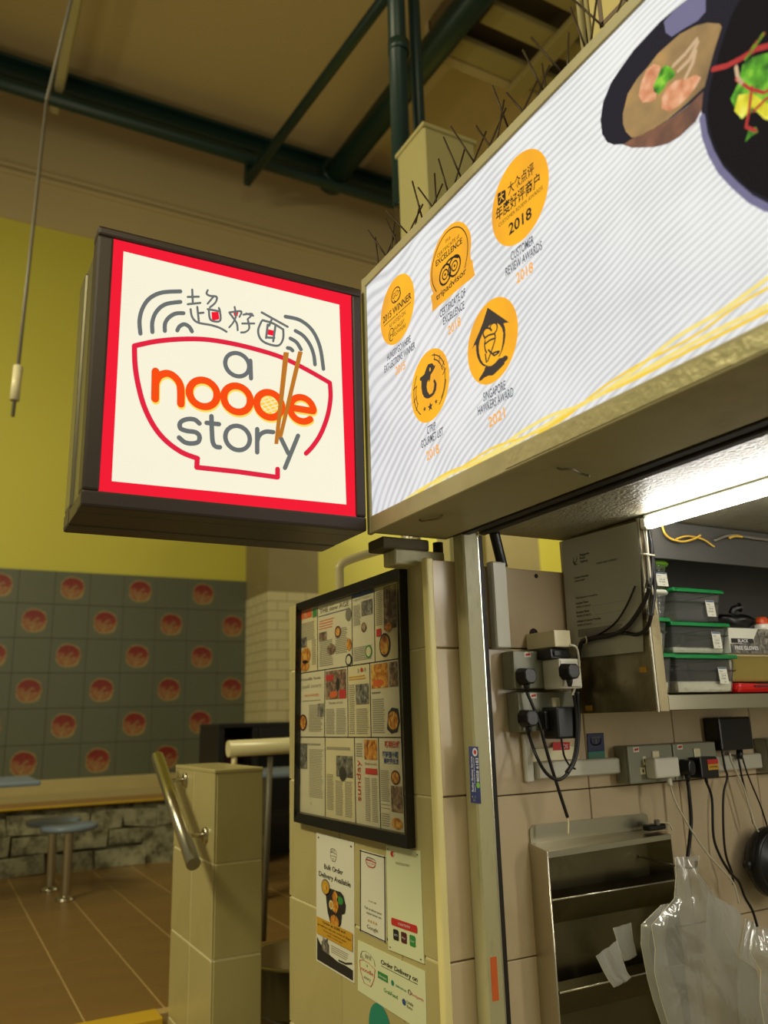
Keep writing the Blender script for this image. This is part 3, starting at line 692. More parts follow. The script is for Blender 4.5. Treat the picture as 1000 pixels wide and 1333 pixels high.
def b5(s, c, r):
    s.poly([(-1.0444,2.0928),(-0.9885,2.0383),(-0.9991,2.0421),(-1.0034,2.0433),(-1.0001,2.033),(-1.0004,2.0197),(-1.0043,2.0082),(-1.0113,1.9979),(-1.0194,1.9909),(-1.0248,1.99),(-1.0151,1.9977),(-1.0089,2.0121),(-1.0061,2.0262),(-1.0085,2.0368),(-1.0141,2.0456),(-1.0211,2.0524),(-1.0303,2.0575),(-1.0393,2.0586),(-1.0482,2.0562),(-1.0549,2.0583),(-1.0589,2.0562),(-1.0665,2.0497),(-1.0736,2.0429),(-1.0778,2.0328),(-1.0777,2.0208),(-1.074,2.0074),(-1.0675,1.9968),(-1.0589,1.9893),(-1.0516,1.9859),(-1.0591,1.9871),(-1.0694,1.9933),(-1.0779,2.0031),(-1.0837,2.0154),(-1.0859,2.0284),(-1.0854,2.0401),(-1.0912,2.0407),(-1.0981,2.0373),(-1.0879,2.0473),(-1.0738,2.059),(-1.0614,2.0713),(-1.0523,2.083)], K, 2)
    s.poly([(-1.0621,1.9883),(-1.0442,1.9828),(-1.0321,1.9839),(-1.0222,1.9873),(-1.0142,1.9847),(-1.0048,1.9853),(-0.9983,1.981),(-0.9992,1.9757),(-1.0065,1.9747),(-1.0099,1.9708),(-1.0219,1.9682),(-1.034,1.9656),(-1.0431,1.9645),(-1.0549,1.9687),(-1.0671,1.9701),(-1.0751,1.9686),(-1.0835,1.9696),(-1.0818,1.9742),(-1.0724,1.9792),(-1.0664,1.9827)], K, 2)
    for pts in ([(-1.0567,2.0403),(-1.0617,2.0475),(-1.061,2.0541),(-1.0534,2.0572),(-1.0436,2.0527),(-1.0376,2.046),(-1.0414,2.0531),(-1.0364,2.0576),(-1.026,2.0551),(-1.0215,2.0487),(-1.023,2.0406),(-1.0294,2.0371)], [(-1.0592,2.0405),(-1.0473,2.041),(-1.0295,2.0364)], [(-1.0578,2.0299),(-1.0438,2.0306),(-1.0319,2.0281)], [(-1.0578,2.0359),(-1.0604,2.0291),(-1.059,2.0186),(-1.0559,2.0124)], [(-1.0295,2.0364),(-1.029,2.0269),(-1.038,2.0134),(-1.0545,1.9956)], [(-1.0598,2.0111),(-1.059,2.003),(-1.0583,1.9956)], [(-1.0501,2.0148),(-1.0419,2.0054),(-1.0336,1.9976),(-1.02,1.9988),(-1.0301,2.0022),(-1.0391,2.0032)]):
        s.stroke([(p.x, p.y) for p in cat([(a, b, 0) for a, b in pts], 3)], .0034, K, 2)
award((-A5[1], A5[2]), .0735, b5)
# -- award 2: disc with a ribbon
s = Sheet('X', BX)
s.poly([(-1.1138,2.3058),(-1.1008,2.2949),(-1.0899,2.2797),(-1.0824,2.2636),(-1.0808,2.2493),(-1.0828,2.2352),(-1.0865,2.2221),(-1.0853,2.2101),(-1.0806,2.2056),(-1.0799,2.1921),(-1.0759,2.1731),(-1.0914,2.172),(-1.1155,2.1733),(-1.1404,2.1728),(-1.1726,2.1718),(-1.1991,2.1722),(-1.2231,2.1706),(-1.2223,2.1886),(-1.2263,2.2066),(-1.2172,2.208),(-1.2258,2.2306),(-1.2258,2.2551),(-1.2185,2.2757),(-1.2057,2.2952),(-1.1873,2.3092),(-1.1663,2.3172),(-1.1432,2.3175),(-1.1274,2.313)], M['g_gold'], 1)
s.build('award_disc', tb)
s = Sheet('X', BX)
for pts, wd in (([(-1.2047,2.2057),(-1.2164,2.2298),(-1.2178,2.2548),(-1.207,2.2796),(-1.1865,2.2986),(-1.1638,2.3077),(-1.1409,2.3071),(-1.1193,2.2973),(-1.1049,2.2838),(-1.0944,2.2649),(-1.0917,2.246),(-1.0952,2.2251),(-1.1049,2.2038)], .0022), ([(-1.1747,2.2416),(-1.1561,2.2473),(-1.1386,2.2445),(-1.125,2.2364)], .004)):
    s.stroke([(p.x, p.y) for p in cat([(a, b, 0) for a, b in pts], 4)], wd, D, 2)
for c in ([(-1.1712,2.2249),(-1.1381,2.2257)]):
    s.ring(c[0], c[1], .0195, .0195, .0042, D, 2); s.ring(c[0], c[1], .0095, .0095, .003, D, 2); s.ell(c[0], c[1], .003, .003, D, 2)
bk = [(-1.1559,2.2128)][0]; s.poly([(bk[0]-.006, bk[1]+.008), (bk[0]+.006, bk[1]+.008), (bk[0], bk[1]-.006)], D, 2)
for tx, (p0, p1), h, bo in (('2018', [(-1.1654,2.2895),(-1.1475,2.2877)], .007, 0), ('CERTIFICATE of', [(-1.1955,2.2732),(-1.1168,2.2741)], .0085, 0), ('EXCELLENCE', [(-1.2019,2.2581),(-1.1089,2.2579)], .0125, .02), ('tripadvisor', [(-1.2063,2.1866),(-1.1015,2.1915)], .0135, .012)):
    along(s, tx, p0, p1, h, D, 2, bo)
s.build('award_print', tb)
# -- captions
CAPS = (
  ((('HUNGRYGOWHERE', [(-1.4093,2.1447),(-1.3091,2.1454)]), ('EXT-LECTIONS WINNER', [(-1.4234,2.123),(-1.2928,2.124)])), '2015', [(-1.3767,2.0989),(-1.3351,2.0974)]),
  ((('CERTIFICATE OF', [(-1.1964,2.1454),(-1.1081,2.1488)]), ('EXCELLENCE', [(-1.1866,2.1253),(-1.1139,2.1256)])), '2018', [(-1.1712,2.0972),(-1.1287,2.0992)]),
  ((('CUSTOMER', [(-0.9713,2.1439),(-0.9103,2.142)]), ('REVIEW AWARDS', [(-0.9881,2.1236),(-0.8917,2.121)])), '2018', [(-0.9611,2.0954),(-0.9171,2.0958)]),
  ((('CTRIP', [(-1.2614,1.9294),(-1.2299,1.9303)]), ('GOURMET LIST', [(-1.2852,1.9086),(-1.2049,1.9113)])), '2018', [(-1.2674,1.8783),(-1.2222,1.8816)]),
  ((('SINGAPORE', [(-1.0739,1.928),(-1.0103,1.9271)]), ('HAWKERS AWARD', [(-1.0922,1.9088),(-0.9907,1.9077)])), '2021', [(-1.063,1.8763),(-1.0164,1.8797)]))
for rows, yr, (p0, p1) in CAPS:
    s = Sheet('X', BX)
    for tx, (q0, q1) in rows: along(s, tx, q0, q1, .0165, T, 2, .008)
    along(s, yr, p0, p1, .019, O_, 2, .015)
    s.build('caption_lettering', tb)
# -- bowls
ZF = (740, 0, .26)
s = Sheet('X', BX)
s.poly([(-0.7411,2.2508),(-0.7319,2.2751),(-0.7131,2.2934),(-0.6917,2.3018),(-0.6649,2.3101),(-0.6381,2.3122),(-0.6159,2.3142),(-0.5916,2.3118),(-0.5684,2.3081),(-0.5517,2.3099),(-0.5085,2.287),(-0.4958,2.2563),(-0.5025,2.2146),(-0.5257,2.2174),(-0.5405,2.2002),(-0.5551,2.1762),(-0.5622,2.1608),(-0.5912,2.1594),(-0.6177,2.1611),(-0.645,2.1658),(-0.6662,2.1702),(-0.6838,2.1781),(-0.7027,2.1812),(-0.7209,2.1933),(-0.7333,2.2066),(-0.741,2.2265)], M['g_bowl'], 1)
s.poly([(-0.7045,2.1819),(-0.6838,2.1781),(-0.645,2.1658),(-0.6178,2.1605),(-0.5913,2.1588),(-0.5614,2.1617),(-0.5683,2.1416),(-0.583,2.1288),(-0.6096,2.1258),(-0.6294,2.1293),(-0.6524,2.1402),(-0.6894,2.1658)], M['g_brown'], 2)
s.poly([(-0.6089,2.2897),(-0.6096,2.3085),(-0.5918,2.3104),(-0.5686,2.3073),(-0.5427,2.2855),(-0.5457,2.2663),(-0.5588,2.2641),(-0.5808,2.2711),(-0.6005,2.2757)], M['g_lav'], 2)
s.poly([(-0.698,2.2284),(-0.6849,2.2519),(-0.6642,2.2621),(-0.6451,2.2647),(-0.626,2.2701),(-0.6084,2.2696),(-0.5879,2.2688),(-0.5627,2.2598),(-0.5453,2.2488),(-0.5293,2.2328),(-0.5252,2.2201),(-0.5352,2.2047),(-0.5467,2.1903),(-0.5555,2.1735),(-0.5614,2.1662),(-0.5906,2.1635),(-0.6243,2.163),(-0.6485,2.1668),(-0.6697,2.1712),(-0.6873,2.1806),(-0.6965,2.1973),(-0.6998,2.213)], M['g_broth'], 2)
s.poly([(-0.6663,2.2339),(-0.6604,2.2491),(-0.6474,2.2616),(-0.6347,2.2604),(-0.6248,2.2495),(-0.626,2.2342),(-0.6333,2.2208),(-0.6391,2.206),(-0.6493,2.2101),(-0.6611,2.2183)], M['g_shrimp'], 3)
s.poly([(-0.6314,2.1857),(-0.6285,2.2009),(-0.6176,2.2082),(-0.6038,2.2082),(-0.5855,2.1964),(-0.5731,2.1925),(-0.5658,2.1819),(-0.5759,2.1748),(-0.5896,2.1703),(-0.6031,2.1685),(-0.6196,2.1719)], M['g_shrimp'], 3)
for pts in ([(-0.6037,2.2318),(-0.5832,2.2335),(-0.5643,2.2392)], [(-0.5972,2.2185),(-0.5786,2.2202),(-0.5635,2.2338)], [(-0.5883,2.2002),(-0.5751,2.2111),(-0.5683,2.2239)]): s.stroke(pts, .006, M['g_pale'], 3)
s.poly([(-0.64,2.2196),(-0.6393,2.2288),(-0.6312,2.2352),(-0.6247,2.2429),(-0.6159,2.2427),(-0.6072,2.2315),(-0.6023,2.218),(-0.6064,2.2135),(-0.6163,2.2167),(-0.6242,2.2103),(-0.6332,2.2094)], M['g_leaf'], 4)
s.build('soup_bowl_picture', tb)
s = Sheet('X', BX)
b2 = [(-0.5718,2.1354),(-0.5648,2.1599),(-0.5547,2.1788),(-0.5407,2.2033),(-0.5279,2.2224),(-0.5162,2.2391),(-0.5025,2.2506),(-0.4837,2.2597),(-0.4552,2.2642),(-0.4037,2.2628),(-0.3599,2.2431),(-0.3475,2.1892),(-0.3467,2.1234),(-0.3584,2.0589),(-0.3808,2.0039),(-0.4097,1.9621),(-0.4362,1.9386),(-0.461,1.9298),(-0.4848,1.9333),(-0.5074,1.9506),(-0.5297,1.9784),(-0.5469,2.0113),(-0.5623,2.0439),(-0.5705,2.0784),(-0.5733,2.1097)]
b2 = [(a, min(b, 2.366)) for a, b in b2]
s.poly(b2, M['g_bowl'], 5)
cx, cz = sum(p[0] for p in b2)/len(b2), sum(p[1] for p in b2)/len(b2)
s.stroke([(-0.5719,2.1265),(-0.5718,2.0997),(-0.5666,2.0699),(-0.5571,2.039),(-0.5417,2.0079),(-0.5243,1.9776),(-0.5066,1.9554),(-0.484,1.9377)], .009, M['g_lav'], 6)
s.poly([(cx+(a-cx)*.90, min(cz+(b-cz)*.90, 2.36)) for a, b in b2], M['g_bowl2'], 6)
s.stroke([(-0.5457,2.1774),(-0.5278,2.167),(-0.5084,2.161),(-0.4866,2.1569),(-0.4718,2.1484)], .007, M['g_chili'], 8)
s.poly([(-0.5294,2.1202),(-0.5159,2.1325),(-0.5071,2.1512),(-0.4931,2.151),(-0.4756,2.1417),(-0.4524,2.1246),(-0.447,2.0822),(-0.4644,2.0533),(-0.4886,2.0635),(-0.5018,2.0818),(-0.5207,2.085),(-0.5242,2.0989)], M['g_leaf'], 7)
s.poly([(-0.5267,2.1009),(-0.5183,2.1172),(-0.5005,2.106),(-0.4858,2.0805),(-0.4681,2.0614),(-0.4759,2.0459),(-0.4914,2.0629),(-0.5034,2.0886),(-0.5182,2.0831)], M['g_yel'], 8)
s.poly([(-0.5191,2.0517),(-0.5115,2.0642),(-0.5026,2.0603),(-0.5012,2.0524),(-0.5119,2.0534)], M['g_leaf'], 8)
for pts in ([(-0.5176,2.1396),(-0.5022,2.1129),(-0.4861,2.0946),(-0.4683,2.0913)], [(-0.4993,2.1134),(-0.5079,2.0865),(-0.5148,2.0694),(-0.5034,2.0554)], [(-0.5005,2.1572),(-0.4854,2.1644),(-0.474,2.1673)], [(-0.5018,2.0818),(-0.485,2.0854),(-0.4726,2.0811)]):
    s.stroke(pts, .004, M['g_chili'], 9)
s.stroke([(-0.5009,2.1547),(-0.4886,2.1615),(-0.4753,2.1676)], .005, M['g_leaf'], 9); s.stroke([(-0.5151,2.155),(-0.515,2.1376),(-0.5108,2.1284)], .005, M['g_pale'], 9)
s.build('noodle_bowl_picture', tb)
# bird spikes
t = thing('bird_spikes', (.86, .9, 2.39), 'rusty wire bird spikes standing on top of the menu board', 'spikes')
MB().box((.797, .35, 2.3922), (.822, 1.5, 2.396), M['spike'], .001).build('base_strip', t)
random.seed(5)
for y in [.42+.05*i for i in range(22)]:
    for dx, dy in ((-.012, .03), (.03, -.01)):
        a, b = random.uniform(-.02, .02), random.uniform(-.03, .03)
        MB().tube([(.81, y, 2.3955), (.81+dx+a, y+dy+b, 2.392+random.uniform(.095, .13))], .0019, M['spike'], 5).build('spike', t)
t = thing('upper_signboard', (.99, .45, 2.39), 'cream sign panel with a brown inner line standing on the menu board', 'sign')
MB().box((.965, -.3, 2.58), (.985, .905, 3.6), M['woodsign'], .003).build('panel', t)
s = Sheet('X', .9645)
for z in (2.618, 3.5): s.rect(-.882, z, .2, z+.010, M['woodtrim'], 1)
for y in (-.882, .19): s.rect(y, 2.618, y+.010, 3.51, M['woodtrim'], 1)
s.build('border_line', t)
for y in (.915, .935): MB().tube([(.976, y, 2.3925), (.968, y, 3.6)], .006, M['beigepipe'], 8).build('upright', t)
MB().box((.966, .2, 2.3925), (.980, .23, 2.58), M['beigepipe'], .002).build('foot', t)
# ================================================================== PROJECTING SIGN
t = thing('projecting_lightbox_sign', (.49, 1.6, 1.79), 'square white lightbox sign with red border and noodle bowl logo', 'sign')
so = [(0.2,2.3646),(0.7767,2.3527),(0.7812,1.7924),(0.1906,1.7922)]
X0, X1, Z0, Z1 = .200, .779, 1.79, 2.362
MB().box((X0+.006, 1.53, Z0+.004), (X1-.006, 1.72, Z1-.004), M['signside'], .014, 3).build('housing', t)
for a, b in (((X0+.0004, 1.503, Z0+.0305), (X0+.031, 1.555, Z1-.0195)), ((X1-.024, 1.503, Z0+.0305), (X1-.0004, 1.555, Z1-.0195)), ((X0, 1.5025, Z0), (X1, 1.556, Z0+.031)), ((X0, 1.5025, Z1-.02), (X1, 1.556, Z1))):
    MB().box(a, b, M['signframe'], .005, 2).build('frame_rail', t)
MB().box((X0, 1.66, Z0-.001), (X1, 1.735, Z0+.035), M['signframe'], .006, 2).build('back_rail', t)
MB().box((X0+.0004, 1.66, Z0+.0345), (X0+.03, 1.735, Z1-.02), M['signside'], .006, 2).build('back_rail', t)
MB().box((X0+.001, 1.5555, Z0+.0008), (X1-.001, 1.6605, Z0+.030), M['signframe'], .001).build('underside', t)
s = Sheet('Y', 1.508); s.rect(X0+.02, Z0+.02, X1-.02, Z1-.015, M['g_red'], 0); s.build('red_border', t)
wq = [(0.2506,2.3195),(0.7248,2.312),(0.7333,1.8457),(0.2523,1.8424)]
s = Sheet('Y', 1.508); s.poly(wq, M['g_white'], 1); s.build('light_panel', t)
def sm(pts, n=5): return [(p.x, p.y) for p in cat([(a, b, 0) for a, b in pts], n)]
def letter(name, strokes, wd, m, lay=3, thick=.003, curved=True, extra=None):
    s = Sheet('Y', 1.508)
    for st in strokes: s.stroke(sm(st) if curved else st, wd, m, lay)
    if extra: extra(s)
    return s.build(name, t, thick)
ZS = (160, 360, .29)
W1 = .0074
# noodle arcs left and right
for st in ([(0.2908,2.1482),(0.2879,2.1762),(0.2927,2.2039),(0.306,2.2289),(0.3295,2.2469),(0.3659,2.2582)], [(0.3137,2.1564),(0.3128,2.1793),(0.3201,2.2029),(0.337,2.2225),(0.3667,2.2348)], [(0.3379,2.164),(0.3377,2.18),(0.3447,2.1947),(0.3577,2.2065),(0.3738,2.2111)], [(0.3625,2.1703),(0.3667,2.18),(0.3763,2.187),(0.3864,2.1833),(0.3921,2.1746)],
           [(0.5945,2.2528),(0.6282,2.2518),(0.657,2.2341),(0.6753,2.1979),(0.6832,2.1467)], [(0.6177,2.224),(0.6359,2.2163),(0.6515,2.1984),(0.6602,2.1764),(0.6632,2.1534)], [(0.6058,2.2036),(0.6202,2.1972),(0.6305,2.1825)], [(0.5996,2.1799),(0.6063,2.1797),(0.6109,2.176)]):
    letter('noodle_arc', [st], W1*1.05, M['g_grey'])
# characters
letter('character', [[(0.3899,2.268),(0.3921,2.2383)], [(0.3812,2.2493),(0.4041,2.2553)], [(0.3817,2.2329),(0.4077,2.242)], [(0.388,2.2233),(0.3916,2.2067),(0.4034,2.1969),(0.4311,2.197),(0.45,2.1946),(0.4643,2.1891)], [(0.4015,2.2315),(0.4056,2.1999)], [(0.4051,2.2182),(0.4147,2.2214)], [(0.4223,2.2744),(0.4201,2.2662),(0.4272,2.2628),(0.4414,2.2637),(0.4393,2.2504),(0.4279,2.2365)], [(0.4343,2.262),(0.423,2.244)], [(0.4257,2.2295),(0.429,2.2101),(0.4403,2.207),(0.4505,2.2123),(0.4492,2.2323),(0.4467,2.2394)], [(0.4233,2.2315),(0.4482,2.2321)]], .0038, M['g_grey'], 3)
letter('character', [[(0.4804,2.2497),(0.4836,2.2299),(0.4781,2.2134),(0.4698,2.2004)], [(0.4706,2.2321),(0.478,2.2235),(0.4859,2.2125),(0.488,2.1977)], [(0.4691,2.2343),(0.4946,2.2427),(0.4914,2.2291)], [(0.4996,2.2361),(0.5191,2.242),(0.5094,2.228)], [(0.5094,2.228),(0.5131,2.2082),(0.5049,2.1973),(0.4953,2.1942)], [(0.4974,2.2151),(0.5242,2.221)], [(0.5058,2.2401),(0.5216,2.2385)]], .0036, M['g_grey'], 3)
letter('character', [[(0.5403,2.2505),(0.5997,2.2296)], [(0.5625,2.2382),(0.5575,2.2231)], [(0.5425,2.2327),(0.539,2.2268),(0.5328,2.2073),(0.5369,2.1902),(0.5493,2.1815),(0.5718,2.1795),(0.5829,2.1853),(0.5894,2.2012),(0.5894,2.2211)], [(0.5425,2.2327),(0.5666,2.2302),(0.5894,2.2211)], [(0.554,2.2249),(0.5507,2.1931)], [(0.5716,2.2261),(0.5667,2.1887)], [(0.5542,2.1949),(0.5692,2.197)]], .0042, M['g_grey'], 3)
for q in ([(0.4314,2.2272),(0.4464,2.2307),(0.4486,2.2144),(0.4332,2.2075)], [(0.4777,2.2398),(0.4893,2.2415),(0.4875,2.2298),(0.4798,2.2291)], [(0.5546,2.2146),(0.5686,2.2145),(0.5667,2.2017),(0.5532,2.2019)]):
    s = Sheet('Y', 1.508); s.poly(q, M['g_red'], 2); s.build('character_fill', t)
# bowl outline
letter('bowl_outline', [[(0.2806,2.12),(0.3205,2.1377),(0.3684,2.1525),(0.4181,2.1624),(0.4694,2.1651),(0.5273,2.1627),(0.587,2.1552),(0.6432,2.1381),(0.6982,2.117)], [(0.2806,2.12),(0.2836,2.0808),(0.2913,2.0405),(0.3049,1.997),(0.3254,1.9593),(0.3498,1.9334),(0.3805,1.9149),(0.4113,1.9067)], [(0.6982,2.117),(0.6993,2.0819),(0.6918,2.0396),(0.6757,1.9966),(0.6574,1.9666),(0.641,1.9472)]], .0098, M['g_crimson'], 2)
letter('bowl_outline', [[(0.4105,1.9066),(0.4101,1.8883)], [(0.4101,1.8883),(0.4928,1.8893),(0.5777,1.8876)], [(0.5777,1.8876),(0.5776,1.9052)]], .0098, M['g_crimson'], 2, .003, False)
def cc(c, rx, rz, a0, a1, n=30): return arc(c[0], c[1], rx, rz, a0, a1, n)
G, OR = M['g_grey'], M['g_orange']
def L2(name, st, m, wd, lay=3): letter(name, st, wd, m, lay, .003, False)
ca = [(0.4883,2.1199),(0.4188,2.0441),(0.489,2.0439),(0.5586,2.0423),(0.6314,2.0441),(0.4917,1.9604)]
rr = ([(0.4637,2.1177),(0.5151,2.1241)])
ra = (rr[1][0]-rr[0][0])/2
L2('letter', [cc(ca[0], ra, ra, 0, 360), [(0.5164,2.1343),(0.5183,2.0947)]], G, W1*1.15)
ro = ra*1.10
orange = [[[(0.323,2.0742),(0.3244,2.0163)], sm([(0.3239,2.051),(0.3311,2.0663),(0.3468,2.0739),(0.3624,2.0673),(0.3727,2.0503),(0.3747,2.014)])], [cc(ca[1], ro, ro, 0, 360)], [cc(ca[2], ro, ro, 0, 360)], [cc(ca[3], ro*.98, ro*.98, 0, 360)],
          [cc(ca[4], ro*.96, ro*.96, -45, -355), [(ca[4][0]-ro*.9, ca[4][1]+.0), (ca[4][0]+ro*.92, ca[4][1])]]]
for st in orange:
    L2('letter_edge', [[(x+.0015, z-.003) for x, z in q] for q in st], M['g_edge'], .0160, 2)
    L2('letter', st, OR, .0148, 4)
s = Sheet('Y', 1.508); s.ell(ca[3][0], ca[3][1], ro*.72, ro*.72, M['g_noodle'], 5)
for k in range(6):
    z = ca[3][1]+ro*(-.5+.2*k); hw = ro*math.sqrt(max(.05, .45-(-.5+.2*k)**2))
    s.stroke([(ca[3][0]-hw+2*hw*i/10, z+.0022*math.sin(i*1.3+k*2)) for i in range(11)], .0016, M['g_white'], 6)
s.build('noodle_nest', t)
L2('letter', [sm([(0.4129,1.9794),(0.4025,1.9862),(0.3871,1.9843),(0.3751,1.9759),(0.3755,1.964),(0.3878,1.9603),(0.4054,1.9601),(0.4136,1.953),(0.4113,1.9406),(0.3973,1.9355),(0.3842,1.9368),(0.3735,1.9445)])], G, W1*1.2)
L2('letter', [sm([(0.4367,1.9986),(0.4384,1.9668),(0.4407,1.9448),(0.4463,1.9362),(0.4554,1.9356)]), [(0.4272,1.983),(0.4525,1.984)]], G, W1*1.2)
L2('letter', [cc(ca[5], ra*1.0, ra*1.0, 0, 360)], G, W1*1.2)
L2('letter', [[(0.5329,1.9855),(0.5333,1.9353)], sm([(0.5331,1.9591),(0.5378,1.9727),(0.5507,1.9823),(0.5676,1.9839)])], G, W1*1.2)
L2('letter', [[(0.5848,1.9727),(0.6011,1.9419)], [(0.623,1.9841),(0.5937,1.9096)]], G, W1*1.2)
for q in ([(0.59,2.1671),(0.6012,2.1683),(0.5775,1.959),(0.5702,1.9585)], [(0.6237,2.176),(0.6331,2.1757),(0.5863,1.9739),(0.5789,1.9753)]):
    s = Sheet('Y', 1.508); s.poly(q, M['g_stick'], 8); s.build('chopstick', t, .003)
t2 = thing('sign_bracket', (.83, 1.6, 1.75), 'grimy metal bracket holding the square sign under the board end', 'bracket')
MB().box((.83, 1.53, 1.764), (.95, 1.60, 1.79), M['grime'], .003).build('plate', t2)
MB().box((.86, 1.53, 1.73), (.99, 1.585, 1.764), M['post'], .003).build('arm', t2)
MB().tube([(.985, 1.55, 1.70), (.985, 1.55, 1.79)], .012, M['dark'], 8).build('bolt', t2)
tag(MB().tube(cat([(.948, 2.0, 1.60), (.948, 2.0, 1.78), (.952, 2.0, 1.815), (.985, 2.0, 1.835), (1.08, 2.0, 1.868), (1.205, 2.0, 1.905)]), .012, M['beigepipe'], 12).build('bent_pipe'), 'bent beige pipe rising behind the top of the newspaper frame', 'pipe')

# ================================================================== FRAMED NEWSPAPERS AND POSTERS ON THE KIOSK
t = thing('newspaper_frame', (.92, 1.9, 1.1), 'large black frame of newspaper clippings on the tiled kiosk front', 'picture frame')
a0, a1 = -2.245, -1.585; b0, b1 = 1.138, 1.742
oq = [(-2.1924,1.7339),(-1.5458,1.7263),(-1.5508,1.1446),(-2.2121,1.1374)]
oq[1:3] = [(-1.5814,1.7339),(-1.5873,1.1379)]
fa = [(-2.2053,1.7135),(-1.6341,1.7097),(-1.6388,1.1647),(-2.2222,1.1623)]; fb = [(-2.1538,1.7062),(-1.5959,1.7025),(-1.6005,1.1702),(-2.1703,1.1679)]
fq = [fa[0], (fb[1][0], fa[1][1]), (fb[2][0], fa[2][1]), fa[3]]
iq = [(-2.2044,1.7146),(-1.6252,1.7103),(-1.6286,1.1631),(-2.2227,1.1613)]
def rail4(o, i, x0, x1, m, nm):
    for k in range(4):
        k2 = (k+1) % 4; mb = MB()
        P = lambda p, x: (x, -p[0], p[1])
        mb.hexa([P(o[k], x1), P(o[k2], x1), P(i[k2], x1), P(i[k], x1)], [P(o[k], x0), P(o[k2], x0), P(i[k2], x0+.006), P(i[k], x0+.006)], m, .0015)
        mb.build(nm, t)
rail4(oq, fq, .898, .9195, M['blackframe'], 'frame_rail')
Sheet_b = Sheet('X', .9185, iq); Sheet_b.rect(0, 0, 1, 1, M['backing'], 1); Sheet_b.build('backing', t)
def lerp(a, b, f): return (a[0]+(b[0]-a[0])*f, a[1]+(b[1]-a[1])*f)
r1 = [(-2.2061,1.5363),(-1.631,1.5333)]; r2 = [(-2.2161,1.3605),(-1.6305,1.3616)]
rows = [(iq[0], iq[1], r1[0], r1[1]), (r1[0], r1[1], r2[0], r2[1]), (r2[0], r2[1], iq[3], iq[2])]
cols = [[(-2.2003,1.6219),(-2.077,1.6165),(-1.8615,1.6241),(-1.7398,1.6271),(-1.6269,1.6243)], [(-2.207,1.4455),(-2.0336,1.4464),(-1.8923,1.4504),(-1.7684,1.4488),(-1.6265,1.4487)], [(-2.212,1.2627),(-2.0358,1.264),(-1.8626,1.2661),(-1.7383,1.2617),(-1.6325,1.2622)]]
random.seed(11)
P_, F_, GP = M['photo'], M['foodphoto'], M['greyphoto']; SI = M['softink']; GI = M['greyink']
def n1(s): s.rect(.02, .86, .7, .99, M['orangeink']); s.rect(.75, .84, .98, .98, M['greenink']); s.text('Eat', .36, .88, .08, M['paper'], 2); s.lines(.08, .5, .9, .8, 12, SI); s.rect(.1, .40, .4, .56, GP, 2); s.ell(.35, .26, .28, .13, F_, 2); s.ell(.3, .10, .26, .09, F_, 2); s.lines(.7, .1, .95, .5, 14, SI)
def n2(s):
    s.text('THE new AGE', .5, .87, .075, M['greyink'], 2, .86); s.rect(.04, .82, .96, .832, M['blueink']); s.lines(.05, .62, .5, .78, 4, M['orangeink'], 1, .3); s.lines(.05, .05, .48, .45, 14, SI); s.lines(.54, .2, .9, .58, 14, SI)
    s.rect(.05, .44, .28, .57, P_, 2); s.ell(.62, .52, .09, .09, M['maroonink'], 2); s.ell(.62, .52, .06, .06, F_, 3); s.ell(.42, .28, .13, .08, P_, 2); s.ell(.92, .74, .08, .1, GI, 2); s.ell(.93, .3, .07, .09, F_, 2); s.ell(.92, .08, .09, .09, M['ink'], 2); s.ell(.92, .08, .06, .06, M['paper'], 3)
def n3(s): s.rect(0, .95, 1, 1, M['blueink']); s.text('NEWS TODAY', .5, .9, .03, GI, 2, .8); s.lines(.05, .55, .4, .85, 14, SI); s.rect(.45, .66, .95, .87, GP, 2); s.ell(.55, .5, .12, .07, P_, 2); s.lines(.05, .05, .9, .25, 8, SI); s.ell(.76, .15, .15, .09, M['greenink'], 2); s.ell(.76, .15, .11, .065, M['paper2'], 3)
def n4(s): s.rect(.42, .4, .98, .98, P_, 2); s.rect(.08, .33, .3, .43, M['redink'], 3); s.ell(.45, .2, .24, .16, M['ink'], 3); s.ell(.45, .2, .2, .13, F_, 4); s.ell(.62, .42, .16, .06, F_, 4); s.lines(.05, .48, .36, .95, 18, SI)
def n5(s): s.text('Noodle love', .45, .88, .05, GI, 2, .8); s.text('stall story', .5, .76, .06, SI, 2, .8); s.text('THE HAWKERS', .5, .62, .04, M['orangeink'], 2, .6); s.rect(.15, .55, .85, .56, GI); s.lines(.4, .08, .95, .5, 18, SI); s.ell(.17, .22, .16, .13, M['maroonink'], 2); s.ell(.17, .22, .12, .10, F_, 3); s.rect(.76, .30, .98, .5, GP, 2)
def n6(s): s.rect(.04, .55, .96, .98, P_, 1); s.rect(.04, .83, .4, .92, M['redink'], 2); s.ell(.6, .76, .08, .1, M['ink'], 2); s.rect(.66, .55, .95, .68, M['redink'], 2); s.ell(.4, .62, .17, .05, M['orangeink'], 2); s.text('Ramen revival', .5, .48, .04, GI, 2, .6); s.lines(.05, .04, .46, .42, 16, SI); s.lines(.52, .04, .95, .42, 16, SI)
def n7(s): s.text('食', .5, .9, .05, GI, 2); s.ell(.66, .93, .06, .03, M['redink'], 2); s.text('報', .82, .9, .05, GI, 2); s.lines(.05, .8, .9, .87, 2, M['goldink']); s.rect(.38, .45, .96, .73, GP, 2); s.lines(.05, .04, .33, .75, 24, SI); s.lines(.38, .04, .95, .4, 14, SI)
def n8(s): s.rect(.04, .65, .64, .98, F_, 1); s.rect(.68, .65, .98, .98, P_, 1); s.ell(.3, .72, .2, .05, M['orangeink'], 2); s.lines(.05, .58, .4, .62, 1, GI); s.lines(.05, .05, .5, .52, 16, SI); s.poly([(.56,.1),(.62,.32),(.75,.38),(.95,.36),(.99,.2),(.9,.06),(.7,.04)], M['ink'], 2); s.ell(.78, .21, .17, .12, F_, 3)
